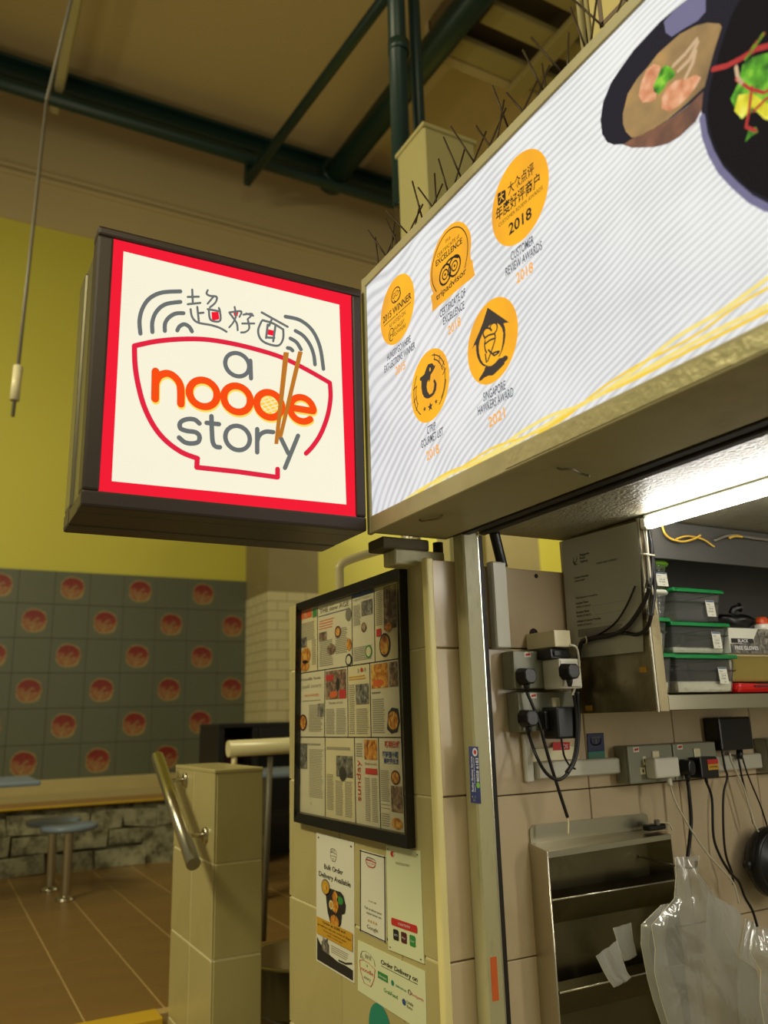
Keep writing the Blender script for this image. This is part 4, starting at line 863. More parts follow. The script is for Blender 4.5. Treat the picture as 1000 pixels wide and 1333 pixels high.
def n9(s): s.rect(.02, .58, .34, .92, GP, 2); s.lines(.42, .22, .95, .86, 30, SI, 1, .4); s.lines(.05, .9, .9, .95, 1, SI); s.text('fin', .5, .12, .04, GI, 2)
def n10(s): s.lines(.05, .85, .95, .92, 1, SI); s.rect(.4, .52, .95, .78, GP, 2); s.ell(.62, .56, .12, .09, M['ink'], 3); s.lines(.05, .1, .3, .55, 22, SI); s.lines(.36, .05, .62, .48, 22, SI); s.lines(.68, .05, .93, .48, 22, SI)
def n11(s):
    v, f, x0, x1, y0, y1 = glyphs('sunday', 0); i = len(s.v); s.mats.append(M['redink'])
    for a, b in v: s.v.append(s.pt((.30-(b-y0)/(y1-y0)*.24, .26+(a-x0)/(x1-x0)*.48), 2))
    for q in f: s.f.append(tuple(k+i for k in q)); s.fm.append(len(s.mats)-1)
    s.rect(.42, .75, .96, .98, F_, 1); s.rect(.45, .58, .95, .65, M['redink'], 1); s.text('Best bowls', .7, .69, .03, GI, 2, .5); s.lines(.42, .05, .64, .55, 24, SI); s.lines(.7, .05, .94, .55, 24, SI); s.lines(.05, .78, .35, .95, 6, SI)
def n12(s): s.text('新明日報', .62, .9, .06, M['redink'], 2, .68, 'C', 0, .02); s.text('超好面小贩', .52, .79, .055, M['blueink'], 2, .72, 'C', 0, .03); s.text('美味排长龙', .55, .72, .05, M['blueink'], 2, .66, 'C', 0, .03); s.ell(.72, .57, .2, .08, M['maroonink'], 2); s.ell(.72, .57, .16, .06, F_, 3); s.rect(.5, .2, .98, .48, P_, 2); s.rect(.04, .22, .42, .225, GI); s.rect(.04, .26, .42, .265, GI); s.lines(.05, .3, .45, .65, 16, SI); s.ell(.72, .08, .24, .06, F_, 2); s.lines(.05, .03, .42, .18, 6, SI)
NS = [n1, n2, n3, n4, n5, n6, n7, n8, n9, n10, n11, n12]
k = 0
for (tl, tr, bl, br), cs in zip(rows, cols):
    for j in range(4):
        W0, W1_ = cs[0][0], cs[4][0]; f0, f1 = ((cs[j+d][0]-W0)/(W1_-W0) for d in (0, 1)); g = .004
        q = [lerp(tl, tr, f0+g*(j > 0)), lerp(tl, tr, f1-g*(j < 3)), lerp(bl, br, f1-g*(j < 3)), lerp(bl, br, f0+g*(j > 0))]
        up_ = .0015
        q = [(q[0][0], q[0][1]-up_), (q[1][0], q[1][1]-up_), (q[2][0], q[2][1]+up_), (q[3][0], q[3][1]+up_)]
        s = Sheet('X', .917, q); s.rect(0, 0, 1, 1, M['paper'] if k % 3 else M['paper2'], 1); c = s.build('clipping', t)
        s = Sheet('X', .9162, q); NS[k](s); s.build('print', c); k += 1
s = Sheet('X', .908, [(p[0], p[1]) for p in fq]); s.rect(0, 0, 1, 1, M['glass'], 1); s.build('glass_pane', t)

def minilogo(s, x, y, w, h, m1, m2):
    P = lambda a, b: (x+a*w, y+b*h)
    s.stroke([P(a, b) for a, b in ((-.5,.1),(-.25,.16),(.1,.15),(.5,.06))], w*.03, m1, 2); s.stroke([P(a, b) for a, b in ((-.5,.1),(-.45,-.2),(-.28,-.42),(-.2,-.5),(.22,-.5),(.3,-.42),(.45,-.2),(.5,.06))], w*.03, m1, 2)
    for q in (.5, .34, .18): s.stroke([P(-.12-q*.6+a*.0, b) for a, b in ((0, .18), (0, .18+q*.3))], w*.025, M['greyink'], 2)
    s.stroke([P(a, b) for a, b in ((-.45,.2),(-.35,.4),(-.1,.45),(.2,.42),(.45,.3),(.5,.15))], w*.025, M['greyink'], 2)
    s.text('超好面', x+w*.05, y+h*.26, h*.1, M['greyink'], 2, w*.4)
    s.text('a', x, y+h*.02, h*.08, M['greyink'], 2, w*.1); s.text('noodle', x, y-h*.16, h*.12, m2, 2, w*.78); s.text('story', x, y-h*.36, h*.1, M['greyink'], 2, w*.45)
def poster(name, lab, q, paper, fn, x=.9185, rim=None, cat_='poster'):
    c = ((q[0][0]+q[2][0])/2, min(p[1] for p in q)); t = thing(name, (x, -c[0], c[1]), lab, cat_)
    P = lambda p, xx: (xx, -p[0], p[1])
    mb = MB(); mb.hexa([P(p, .9198) for p in q], [P(p, x) for p in q], paper); mb.build('sheet', t)
    s = Sheet('X', x, q); ex = fn(s)
    s.build('print', t)
    for nm, g in (ex or ()):
        s = Sheet('X', x, q); g(s); s.build(nm, t)
    return t
def screws(s):
    for a, b in ((.07, .965), (.93, .965), (.07, .03), (.93, .03)): s.ell(a, b, .018, .007, M['ink'], 3, 8)
def pA(s):
    minilogo(s, .48, .865, .17, .10, M['greyink'], M['greyink']); screws(s)
    s.text('Bulk Order', .48, .735, .040, M['ink'], 2, .50, 'C', 0, .008); s.text('Delivery Available', .50, .665, .040, M['ink'], 2, .84, 'C', 0, .008)
    def bowls(s): _bowls(s)
    def band(s): _band(s)
    def foot(s): _foot(s)
    return [('bowl_picture', bowls), ('gold_band', band), ('footer_picture', foot)]
def _bowls(s):
    s.ell(.27, .595, .12, .062, M['greyink'], 2); s.ell(.27, .595, .10, .05, M['goldink'], 3); s.ell(.27, .595, .04, .022, F_, 4)
    s.poly([(.27,.55),(.40,.60),(.60,.60),(.74,.575),(.80,.52),(.78,.46),(.70,.44),(.68,.37),(.60,.315),(.50,.305),(.40,.34),(.32,.42)], M['ink'], 2); s.ell(.64, .545, .13, .058, M['backing'], 3); s.ell(.66, .54, .08, .03, M['greenink'], 4)
    s.poly([(.46,.56),(.53,.6),(.60,.57),(.62,.48),(.56,.43),(.47,.44)], F_, 4); s.ell(.43, .48, .055, .035, M['paper2'], 5); s.ell(.43, .48, .035, .022, M['goldink'], 6); s.ell(.52, .37, .11, .045, F_, 4)
def _band(s):
    s.rect(.03, .215, .97, .345, M['goldink'], 5); s.text('Order at $200 and', .50, .315, .020, M['ink'], 6, .60, 'C', 0, .01); s.text('get delivery with min. order of 20pax', .50, .285, .016, M['ink'], 6, .88); s.text('Terms and conditions apply', .52, .258, .013, M['maroonink'], 6, .6); s.text('while stocks last', .52, .235, .011, M['maroonink'], 6, .42)
def _foot(s):
    s.poly([(.03,.015),(.97,.015),(.97,.085),(.80,.09),(.60,.085),(.40,.10),(.22,.12),(.10,.155),(.03,.185)], M['ink'], 2); s.poly([(.17,.11),(.16,.17),(.20,.19),(.19,.215),(.23,.20),(.28,.20),(.33,.215),(.32,.19),(.36,.17),(.36,.10)], M['greyphoto'], 3)
    s.lines(.42, .13, .86, .19, 4, M['softink'], 2, .4); s.stroke([(.62,.10),(.80,.105),(.95,.13)], .012, M['ink'], 3)
poster('poster', 'tall poster reading Bulk Order Delivery Available above a gold band', [(-2.1047,1.119),(-1.8799,1.1184),(-1.8922,0.8111),(-2.1113,0.8121)], M['white'], pA)
def pBr(s):
    for a, b in (((.03, .0), (.03, 1)), ((.97, 0), (.97, 1)), ((0, .985), (1, .985)), ((0, .015), (1, .015))): s.stroke([a, b], .03 if a[0] == b[0] else .012, M['ink'], 2, False)
def pB(s):
    minilogo(s, .44, .88, .4, .12, M['redink'], M['redink'])
    s.text('SCAN ME', .5, .40, .018, M['greyink'], 2, .3); s.text('Tell us about your', .52, .30, .030, M['ink'], 2, .66); s.text('experience on', .55, .25, .030, M['ink'], 2, .55); s.text('★★★★', .5, .155, .035, M['goldink'], 2, .36); s.text('Google', .5, .075, .048, M['greyink'], 2, .42)
    return [('black_border', pBr)]
poster('poster', 'small black-bordered notice asking for a Google review below the frame', [(-1.8493,1.1063),(-1.7218,1.1056),(-1.7292,0.9281),(-1.858,0.929)], M['white'], pB)
def pC(s):
    screws(s); s.ell(.2, .925, .055, .028, M['redink'], 2); s.rect(.23, .91, .26, .94, M['white'], 3); s.text('A NOODLE STORY', .5, .835, .024, M['greyink'], 2, .42)
    def bar(s): _bar(s)
    return [('red_bar', bar)]+[('badge', _badge(*v)) for v in ((.25, 'ink', 'NETS'), (.48, 'maroonink', 'Pay'), (.72, 'greenink', 'Grab'))]
def _bar(s):
    q = [(.14,.245),(.84,.245),(.86,.26),(.86,.30),(.84,.315),(.14,.315),(.12,.30),(.12,.26)]; s.poly(q, M['redink'], 2); s.text('SCAN TO PAY', .5, .268, .024, M['inkwhite'], 3, .34)
def _badge(x, m_, tx):
    def g(s):
        s.poly([(x-.08,.125),(x-.06,.115),(x+.06,.115),(x+.08,.125),(x+.08,.205),(x+.06,.215),(x-.06,.215),(x-.08,.205)], M[m_], 2); s.text(tx, x, .155, .018, M['inkwhite'], 3, .1)
    return g
poster('notice_plate', 'pale green payment plate with red bar and three coloured badges', [(-1.7166,1.1301),(-1.5673,1.1341),(-1.5684,0.9226),(-1.7191,0.9183)], M['mint'], pC, .9175, None, 'notice')
def pD(s):
    minilogo(s, .16, .56, .25, .66, M['redink'], M['redink'])
    s.text('Order Delivery on', .64, .77, .085, M['ink'], 2, .52, 'C', 0, .012); s.rect(.38, .725, .90, .735, M['ink'])
    def l1(s): s.poly([(.33,.48),(.48,.48),(.48,.61),(.33,.61)], M['greenink'], 2); s.text('chope', .405, .52, .05, M['inkwhite'], 3, .12)
    def l2(s): s.ell(.55, .53, .02, .05, M['tealink'], 2); s.text('deliveroo', .67, .50, .05, M['tealink'], 2, .15)
    def l3(s): s.ring(.79, .53, .018, .04, .008, M['pinkink'], 2); s.text('foodpanda', .895, .50, .05, M['pinkink'], 2, .16)
    def l4(s): s.text('GrabFood', .52, .29, .075, M['greenink'], 2, .20)
    def l5(s): s.ell(.71, .31, .025, .055, M['blueink'], 2); s.text('Oddle', .79, .32, .05, M['ink'], 2, .09); s.text('Eats', .785, .25, .05, M['ink'], 2, .07)
    return [('delivery_logo', f) for f in (l1, l2, l3, l4, l5)]
poster('poster', 'wide sign reading Order Delivery on with small delivery logos', [(-1.8697,0.9068),(-1.5664,0.9087),(-1.5695,0.7958),(-1.8747,0.8006)], M['mint'], pD)
gc = [(-1.7759,0.7597)][0]
t = thing('round_sticker', (.9195, -gc[0], gc[1]-.05), 'round teal green sticker at the bottom edge below the delivery sign', 'sticker')
s = Sheet('X', .9192); s.ell(gc[0]+.005, gc[1]-.012, .052, .052, M['tealink'], 1, 40); s.build('disc', t)
s = Sheet('X', .9192); s.poly([(gc[0]-.03, gc[1]-.02), (gc[0]+.02, gc[1]-.028), (gc[0]+.02, gc[1]-.05), (gc[0]-.03, gc[1]-.05)], M['mint'], 2); s.build('print', t)

# ================================================================== STALL CEILING, SHUTTER TRACK AND LAMP
cs_ = struct(MB().box((1.07, -.6, 1.81), (2.6, 1.5, 1.83), M['inceil'], .001).build('ceiling'))
t = thing('shutter_track', (1.03, .5, 1.785), 'dark grooved shutter track along the underside of the menu board', 'track')
for i, (x, z, w_) in enumerate(((.988, 1.79, .02), (1.012, 1.797, .016), (1.034, 1.793, .018), (1.056, 1.80, .016))):
    bx('track_strip', t, (x, -.6, z), (x+w_, 1.457, z+.03), M['dark'] if i != 1 else M['black'], .002)
bx('bright_edge', t, (1.009, -.6, 1.794), (1.0115, 1.2, 1.80), M['edge'], 0)
MB().tube(cat([(.86, .98, 1.789), (.855, .965, 1.782), (.862, .95, 1.779), (.885, .955, 1.776), (.89, .94, 1.768)]), .002, M['gcable'], 6).build('wire_hook', tb)
MB().tube(cat([(.83, 1.37, 1.789), (.832, 1.36, 1.784), (.85, 1.33, 1.784), (.852, 1.32, 1.789)]), .0025, M['dsteel'], 6).build('wire_hook', tb)
t = thing('led_tube_lamp', (1.315, .5, 1.80), 'long lit white tube lamp under the stall ceiling', 'lamp')
MB().tube([(1.308, 1.215, 1.79), (1.308, -.45, 1.79)], .0125, M['tube'], 14).build('lit_tube', t)
MB().box((1.298, -.47, 1.8025), (1.318, 1.225, 1.812), M['socket'], .003).build('batten', t)
bx('end_cap', t, (1.296, 1.215, 1.778), (1.320, 1.235, 1.803), M['wplastic'], .004)

# ================================================================== SHELF CABINET
t = thing('steel_wall_cabinet', (1.6, 1.36, 1.4), 'open stainless wall cabinet hung over the sockets', 'cabinet')
bx('side_panel', t, (1.30, 1.242, 1.401), (1.304, 1.499, 1.806), M['dsteel'], .0008)
bx('edge_trim', t, (1.298, 1.239, 1.400), (1.302, 1.243, 1.806), M['edge'], 0)
bx('front_stile', t, (1.302, 1.238, 1.40), (1.329, 1.244, 1.806), M['dsteel'], .001)
bx('bottom_shelf', t, (1.304, 1.242, 1.428), (2.5, 1.499, 1.434), M['dsteel'], .001)
bx('front_lip', t, (1.329, 1.2385, 1.402), (2.5, 1.2435, 1.434), M['steel'], .0015)
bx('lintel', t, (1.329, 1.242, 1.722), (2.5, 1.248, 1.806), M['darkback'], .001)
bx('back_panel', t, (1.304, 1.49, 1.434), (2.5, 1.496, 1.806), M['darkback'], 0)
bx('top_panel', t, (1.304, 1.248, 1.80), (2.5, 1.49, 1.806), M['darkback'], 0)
for (x, z) in ((1.28, 1.49), (1.28, 1.44)): pass
for p in [(-1.4449,1.4123),(-1.2692,1.4858)]:
    MB().box((1.2985, -p[0]-.010, p[1]-.005), (1.30, -p[0]+.010, p[1]+.006), M['goldink'], 0).build('tape_mark', t)
pq = [(-1.4871,1.8101),(-1.2353,1.7984),(-1.2618,1.5233),(-1.4956,1.5254)]
pq = [(p[0], min(p[1], 1.805)) for p in pq]
t = thing('posted_document', (1.2985, 1.37, 1.53), 'white printed certificate page taped on the side of the steel cabinet', 'paper')
s = Sheet('X', 1.2985, pq); s.rect(0, 0, 1, 1, M['white'], 1); s.build('page', t)
s = Sheet('X', 1.2985, pq)
s.stroke([(.16,.80),(.17,.78),(.19,.80),(.205,.83)], .008, M['ink'], 2); s.stroke([(.155,.83),(.15,.80),(.165,.77),(.2,.775)], .008, M['ink'], 2)
for i, tx in enumerate(('Singapore', 'Food', 'Agency')): s.text(tx, .24, .835-.028*i, .021, M['ink'], 2, (.13, .07, .11)[i], 'L', 0, .03)
s.text('FOOD SHOP LICENCE', .46, .735, .015, M['ink'], 2, .26, 'L', 0, .03); s.text('Licence Number', .15, .655, .016, M['ink'], 2, .2, 'L', 0, .03); s.text('Licensee details', .15, .628, .015, M['ink'], 2, .14, 'L', 0, .03)
s.text('This licence is issued to', .15, .485, .015, M['ink'], 2, .3, 'L', 0, .03)
for i, tx in enumerate(('Licensee Name', 'Business Name', 'Address of Licensed Premises')): s.text(tx, .15, .44-.075*i, .018, M['ink'], 2, (.17, .18, .33)[i], 'L', 0, .03); s.rect(.15, .405-.075*i, .8, .407-.075*i, M['greyink'], 1); s.text('details of record', .15, .412-.075*i, .013, M['ink'], 2, .2, 'L', 0, .03)
s.lines(.15, .17, .78, .235, 6, M['greyink'], 1, .45); s.build('print', t)
s = Sheet('X', 1.2975, [(pq[0][0]-.003, pq[0][1]), (pq[1][0]+.004, pq[1][1]), (pq[2][0]+.006, pq[2][1]-.004), (pq[3][0]-.003, pq[3][1]-.004)]); s.rect(0, 0, 1, 1, M['sleeve'], 1); s.build('sleeve', t)

# containers
def tub(x0, x1, y0, y1, z0, z1, lab, fill, inset=.008, lid=M['lidgreen'], name='food_container'):
    t = thing(name, ((x0+x1)/2, (y0+y1)/2, z0), lab, 'container', None)
    R = lambda a, b, c, d, z: [(a, c, z), (b, c, z), (b, d, z), (a, d, z)]
    mb = MB(); k = inset
    zb = z1-.009
    mb.hexa(R(x0+k, x1-k, y0+k, y1-k, z0+.0015), R(x0, x1, y0, y1, zb), M['tub'], .006)
    mb.build('tub', t)
    mb = MB(); zr = z0+(z1-z0)*.56
    mb.hexa(R(x0+.002, x1-.002, y0+.002, y1-.002, zr), R(x0-.002, x1+.002, y0-.002, y1+.002, zr+.0035), M['tub']); mb.build('rim', t)
    MB().hexa(R(x0-.006, x1+.008, y0-.006, y1+.006, zb), R(x0-.004, x1+.006, y0-.004, y1+.004, z1), lid, .003).build('lid', t)
    if fill:
        h = (z1-z0)*fill
        mb = MB(); nx = 10; top = []
        mb.hexa(R(x0+k+.002, x1-k-.002, y0+k+.002, y1-k-.002, z0+.003), R(x0+k*.6+.002, x1-k*.6-.002, y0+k*.6+.002, y1-k*.6-.002, z0+h), M['contents'], .006); mb.build('contents', t)
    return t
def lab_sheet(t, x, z, y, wd, h):
    s = Sheet('Y', y, [(x, z+h), (x+wd, z+h), (x+wd+.003, z), (x+.003, z)])
    s.rect(0, 0, 1, 1, M['white'], 1); o = s.build('label', t)
    s = Sheet('Y', y, [(x, z+h), (x+wd, z+h), (x+wd+.003, z), (x+.003, z)])
    s.rect(.05, .9, .95, .98, M['blueink'], 2); s.text('Exp', .3, .72, .1, M['ink'], 2, .3); s.rect(.02, .62, .98, .63, M['greyink'], 2); s.text('25/4', .5, .44, .12, M['ink'], 2, .5); s.text('13:00', .45, .26, .12, M['ink'], 2, .55); s.text('am', .6, .08, .1, M['ink'], 2, .2)
    s.build('handwriting', o)
YF = 1.268
g = [(1.3577,1.4366),(1.5813,1.4341),(1.5966,1.5104),(1.3609,1.5133),(1.5767,1.5256),(1.3766,1.5839),(1.5795,1.6054),(1.3889,1.6615),(1.5998,1.6826),(1.4238,1.6735)]
zA = 1.436; z1 = g[3][1]+.006; z2 = g[5][1]+.006; z3 = g[7][1]+.004
xa, xb = (1.3951,1.268,1.457)[0], g[1][0]
c = tub(xa, xb, YF, 1.40, zA, z1, 'clear tub of white items with green lid, bottom of the stack', .32); lab_sheet(c, xb-.062, zA+.020, YF-.003, .028, .036)
c = tub(xa-.001, xb-.012, YF, 1.40, z1+.001, z2, 'clear tub with green lid, middle of the container stack', .22); lab_sheet(c, xb-.068, z1+.014, YF-.003, .028, .036)
c = tub(xa+.018, xb-.018, YF, 1.40, z2+.001, z3, 'empty clear tub with green lid, top of the container stack', 0); lab_sheet(c, xb-.075, z2+.014, YF-.003, .028, .036)
# round deli tub with lime lid on its own small stack
def roundtub(c, z0, z1, r, lab, lid, fill):
    t = thing('round_container', (c[0], c[1], z0), lab, 'container')
    MB().lathe((c[0], c[1], z0), [(r*.8, 0), (r*.82, .002), (r, z1-z0-.008)], M['tub'], 28).build('tub', t)
    MB().lathe((c[0], c[1], z1-.010), [(0, 0), (r+.003, 0), (r+.006, .004), (r+.003, .009), (0, .009)], lid, 28).build('lid', t)
    if fill: MB().lathe((c[0], c[1], z0+.002), [(0, 0), (r*.76, 0), (r*.8, (z1-z0)*fill), (0, (z1-z0)*fill)], fill_m, 24).build('contents', t)
    return t
fill_m = M['contents']
xe = (1.384,1.268,1.4731)[0]
h = [(1.3742,1.5221),(1.3863,1.5983),(1.3874,1.6051),(1.3963,1.6612),(1.3974,1.6681),(1.4062,1.7238)]
tub(1.309, xe, YF, 1.36, zA, h[0][1]-.001, 'small clear tub with green lid, lowest behind the cabinet stile', .3)
tub(1.309, xe-.002, YF, 1.36, h[0][1], h[1][1]-.001, 'small white-filled tub with green lid, second from below by the stile', .6)
cx = (1.436,1.275,1.7013)[0]-.046
roundtub((cx-.004, 1.312), h[1][1], h[3][1], .034, 'empty clear round tub directly under the lime lidded one', M['wplastic'], 0)
c = roundtub((cx, 1.314), h[3][1]+.001, h[5][1]+.002, .040, 'small round tub with lime green lid at top left of shelf', M['lime'], 0)
lab_sheet(c, cx-.022, h[3][1]+.006, 1.272, .034, .030)
# gloves, red tray and tub beyond
g2 = [(1.578,1.4308),(1.681,1.4279),(1.5794,1.4628),(1.5839,1.5241),(1.5953,1.5816),(1.6734,1.5783),(1.6233,1.5281)]
t = thing('red_packet', (1.62, 1.33, 1.436), 'red plastic packet lying flat at the right of the shelf', 'packet')
xr = g2[0][0]+.005
MB().hexa([(xr, 1.27, 1.436), (xr+.26, 1.27, 1.436), (xr+.26, 1.42, 1.436), (xr, 1.42, 1.436)], [(xr-.0, 1.265, 1.458), (xr+.25, 1.268, 1.450), (xr+.25, 1.41, 1.452), (xr+.01, 1.41, 1.46)], M['red'], .008).build('bag', t)
MB().box((xr+.05, 1.262, 1.449), (xr+.2, 1.2655, 1.452), M['maroonink'], 0).build('seam', t)
t = thing('amber_tub', (xr+.1, 1.34, 1.461), 'yellowish clear tub between the red packet and the glove box', 'container')
MB().hexa([(xr+.01, 1.29, 1.461), (xr+.2, 1.29, 1.461), (xr+.2, 1.4, 1.461), (xr+.01, 1.4, 1.461)], [(xr, 1.285, g2[3][1]-.001), (xr+.21, 1.285, g2[3][1]-.001), (xr+.21, 1.41, g2[3][1]-.001), (xr, 1.41, g2[3][1]-.001)], M['amber'], .006).build('body', t)
MB().box((xr-.004, 1.282, g2[3][1]-.006), (xr+.214, 1.413, g2[3][1]-.001), M['cream'], .002).build('rim', t)
zg0, zg1 = g2[3][1], g2[4][1]
t = thing('glove_box', (xr+.1, 1.34, zg0), 'grey and white box of black disposable gloves at right of shelf', 'box')
MB().box((xr-.004, 1.272, zg0), (xr+.22, 1.40, zg1), M['white'], .001).build('carton', t)
q = [(xr-.004, zg1), (xr+.216, zg1), (xr+.216, zg0), (xr-.004, zg0)]
s = Sheet('Y', 1.2718, q); s.poly([(0, .0), (1, .0), (1, 1), (.46, .98), (.40, .7), (.34, .42), (0, .36)], M['greyphoto'], 1); s.rect(.02, .40, .36, .58, M['ink'], 2); s.text('BLACK', .20, .43, .13, M['inkwhite'], 3, .16, 'C', 0, .02); s.text('FREE GLOVES', .24, .14, .15, M['inkwhite'], 3, .36, 'C', 0, .02); s.build('print', t)
t = thing('black_bag', (xr+.12, 1.38, zg1), 'black crumpled bag on top of the glove box', 'bag')
bmx = bmesh.new(); bmesh.ops.create_icosphere(bmx, subdivisions=3, radius=1); random.seed(9)
for v in bmx.verts:
    n_ = .85+.15*math.sin(v.co.x*5+v.co.z*4)*math.cos(v.co.y*6); v.co = Vector((xr+.10+v.co.x*.078*n_, 1.345+v.co.y*.05*n_, zg1+.0225+v.co.z*.022*n_))
mb = MB(); mb.bm.free(); mb.bm = bmx; mb.mats = [M['black']]
for f in bmx.faces: f.smooth = True
mb.build('bag_body', t); MB().tube(cat([(xr+.1, 1.34, zg1+.043), (xr+.105, 1.335, zg1+.055), (xr+.12, 1.33, zg1+.058)]), [.008]*12+[.012], M['black'], 8).build('knot', t)
ob = [(1.7293,1.5959)][0]
t = thing('orange_cap_bottle', (ob[0]+.006, 1.285, zg1), 'bottle with an orange cap at the right edge of the shelf', 'bottle')
MB().lathe((ob[0], 1.2945, zg1), [(0, 0), (.018, 0), (.018, .012), (.010, .016)], M['wplastic'], 20).build('body', t)
MB().lathe((ob[0], 1.2945, zg1+.014), [(.013, 0), (.0135, .012), (.010, .017), (0, .018)], M['orange'], 20).build('cap', t)
t = thing('wire_tangle', (1.4, 1.215, 1.74), 'yellow and black wires looped under the stall ceiling by the tube', 'wire')
MB().tube(cat([(1.3622,1.232,1.7931),(1.3686,1.232,1.7747),(1.3879,1.232,1.7642),(1.4229,1.232,1.7618),(1.4607,1.232,1.7717),(1.4793,1.232,1.7802)]), .0025, M['ycable'], 8).build('yellow_wire', t)
MB().tube(cat([(1.3997,1.232,1.7652),(1.4371,1.232,1.7751),(1.4852,1.232,1.7719),(1.5197,1.232,1.7568)]), .0022, M['ycable'], 8).build('yellow_wire', t)
MB().tube(cat([(1.5212,1.231,1.7709),(1.5752,1.231,1.7877),(1.6276,1.231,1.7883),(1.7084,1.231,1.7873)]), .003, M['gcable'], 8).build('grey_wire', t)
MB().tube(cat([(1.5729,1.23,1.7819),(1.5947,1.23,1.7873),(1.6156,1.23,1.7871)]), .003, M['ycable'], 8).build('yellow_wire', t)

# ================================================================== SOCKETS, PLUGS AND CABLES
Y0, YS = 1.5, 1.455
def socket(x0, x1, z0, z1, lab, group=None, y=YS, sw=(.55, .6), lb=.22, holes=False):
    t = thing('socket_outlet', ((x0+x1)/2, 1.48, z0), lab, 'socket')
    MB().box((x0, y+.006, z0), (x1, Y0-.0005, z1), M['socket'], .006, 2).build('back_box', t)
    MB().box((x0+.001, y, z0+.001), (x1-.001, y+.007, z1-.001), M['socket'], .003, 2).build('face_plate', t)
    W, H = x1-x0, z1-z0
    for u in (sw if isinstance(sw, tuple) and len(sw) == 2 and sw[1] > .5 and sw[0] != sw[1] else (sw[0],))[:1]:
        MB().box((x0+W*u, y-.004, z0+H*.52), (x0+W*u+.022, y+.002, z0+H*.84), M['cream'], .003, 2).build('rocker_switch', t)
    s = Sheet('Y', y, None); s.rect(x0+W*lb, z1-H*.17, x0+W*lb+.018, z1-H*.04, M['white'], 1); s.poly([(x0+W*lb+.003, z1-H*.14), (x0+W*lb+.016, z1-H*.12), (x0+W*lb+.016, z1-H*.06), (x0+W*lb+.003, z1-H*.08)], M['redink'], 2); s.build('warning_label', t)
    if holes:
        hx, hz = x0+W*.36, z0+H*.38
        for a, b, c, d in ((hx-.006, hz+.008, hx+.004, hz+.028), (hx-.018, hz-.012, hx-.002, hz+.004), (hx+.002, hz-.012, hx+.018, hz+.004)):
            k = MB().box((a, y-.0012, b), (b and c, y+.001, d), M['cream'], .0008).build('pin_shutter', t)
            MB().box(((a+c)/2-.002, y-.0016, (b+d)/2-.0035), ((a+c)/2+.002, y, (b+d)/2+.0035), M['ink'], 0).build('pin_hole', k)
    return t
socket(1.105, 1.262, (1.1242,1.455,1.4566)[2], (1.1315,1.455,1.5393)[2], 'grey double socket box, upper one beside the shutter rail', None, YS, (.56, .6), .2)
socket(1.112, 1.272, (1.1245,1.455,1.3663)[2], (1.1321,1.455,1.4508)[2], 'grey double socket box, lower one beside the shutter rail', None, YS, (.56, .6), .2)
zr0, zr1 = (1.4574,1.455,1.2413)[2], (1.4698,1.455,1.3258)[2]
socket(1.412, 1.556, zr0, zr1, 'grey double socket with an empty outlet and a white charger', None, YS, (.52, .6), .13, True)
socket(1.558, 1.705, zr0, zr1, 'grey double socket holding black plugs right of the white charger', None, YS, (.45, .6), .1)
socket(1.90, 2.04, zr0, zr1, 'grey socket box cut off by the right edge below the cabinet', None, YS, (.5, .6), .12)
def plug(c, y, r, lab, body=M['black'], sx=1.0):
    # moulded plug: six-sided body tapering to the front, with a ribbed cord grip below
    x, z = c
    t = thing('plug', (x, y, z-r), lab, 'plug')
    P = [(-.55, 1), (.55, 1), (1, .45), (1, -.45), (.5, -1), (-.5, -1), (-1, -.45), (-1, .45)]
    R = lambda k, yy: [(x+a*r*k*sx, yy, z+b*r*k) for a, b in P]
    MB().hexa(R(1, y-.001), R(.86, y-.032), body, .003).build('body', t)
    MB().tube([(x, y-.014, z-r*.8), (x, y-.014, z-r*1.25), (x, y-.013, z-r*1.75)], [.008, .0065, .004], body, 10).build('cord_grip', t)
    return t
YP = YS-.001
pc = [(1.1249,1.483),(1.1219,1.3947),(1.2458,1.4929)]
pcc = [(1.1947,1.4893)][0]
plA = plug(pc[0], YP, .0185, 'black plug in the upper left double socket')
plB = plug(pc[1], YP, .0185, 'black plug in the lower left double socket')
ad = [(1.1966,1.5248),(1.2267,1.4557)]; af = [(1.183,1.5184),(1.2383,1.4545)]
t = thing('plug_adaptor', (1.25, 1.43, af[1][1]), 'white cube adaptor in the upper socket with black plug in it', 'adaptor')
MB().box((af[0][0], 1.397, af[1][1]), (af[1][0]+.006, YP, af[0][1]), M['wplastic'], .004, 2).build('body', t)
MB().box((af[0][0]+.003, 1.3955, af[1][1]+.003), (af[1][0]+.003, 1.3985, af[0][1]-.003), M['wplastic'], .002).build('face', t)
plC = plug((pcc[0], pcc[1]), 1.395, .018, 'black plug standing out of the white cube adaptor')
# smaller pieces stacked above the white adaptor
t = thing('travel_adaptor', (1.25, 1.43, af[0][1]), 'black adaptor lying on top of the white cube adaptor', 'adaptor')
MB().hexa([(af[0][0]-.012, 1.405, af[0][1]+.001), (af[1][0]-.012, 1.405, af[0][1]+.001), (af[1][0]-.012, 1.499, af[0][1]+.001), (af[0][0]-.012, 1.499, af[0][1]+.001)], [(af[0][0]-.010, 1.41, af[0][1]+.024), (af[1][0]-.016, 1.41, af[0][1]+.024), (af[1][0]-.016, 1.499, af[0][1]+.024), (af[0][0]-.010, 1.499, af[0][1]+.024)], M['black'], .003).build('body', t)
MB().box((af[0][0]-.005, 1.4035, af[0][1]+.006), (af[1][0]-.03, 1.4055, af[0][1]+.018), M['black'], .001).build('face', t)
t = thing('charger_block', (1.26, 1.42, af[0][1]+.025), 'white charger block on top of the black adaptor with white lead', 'charger')
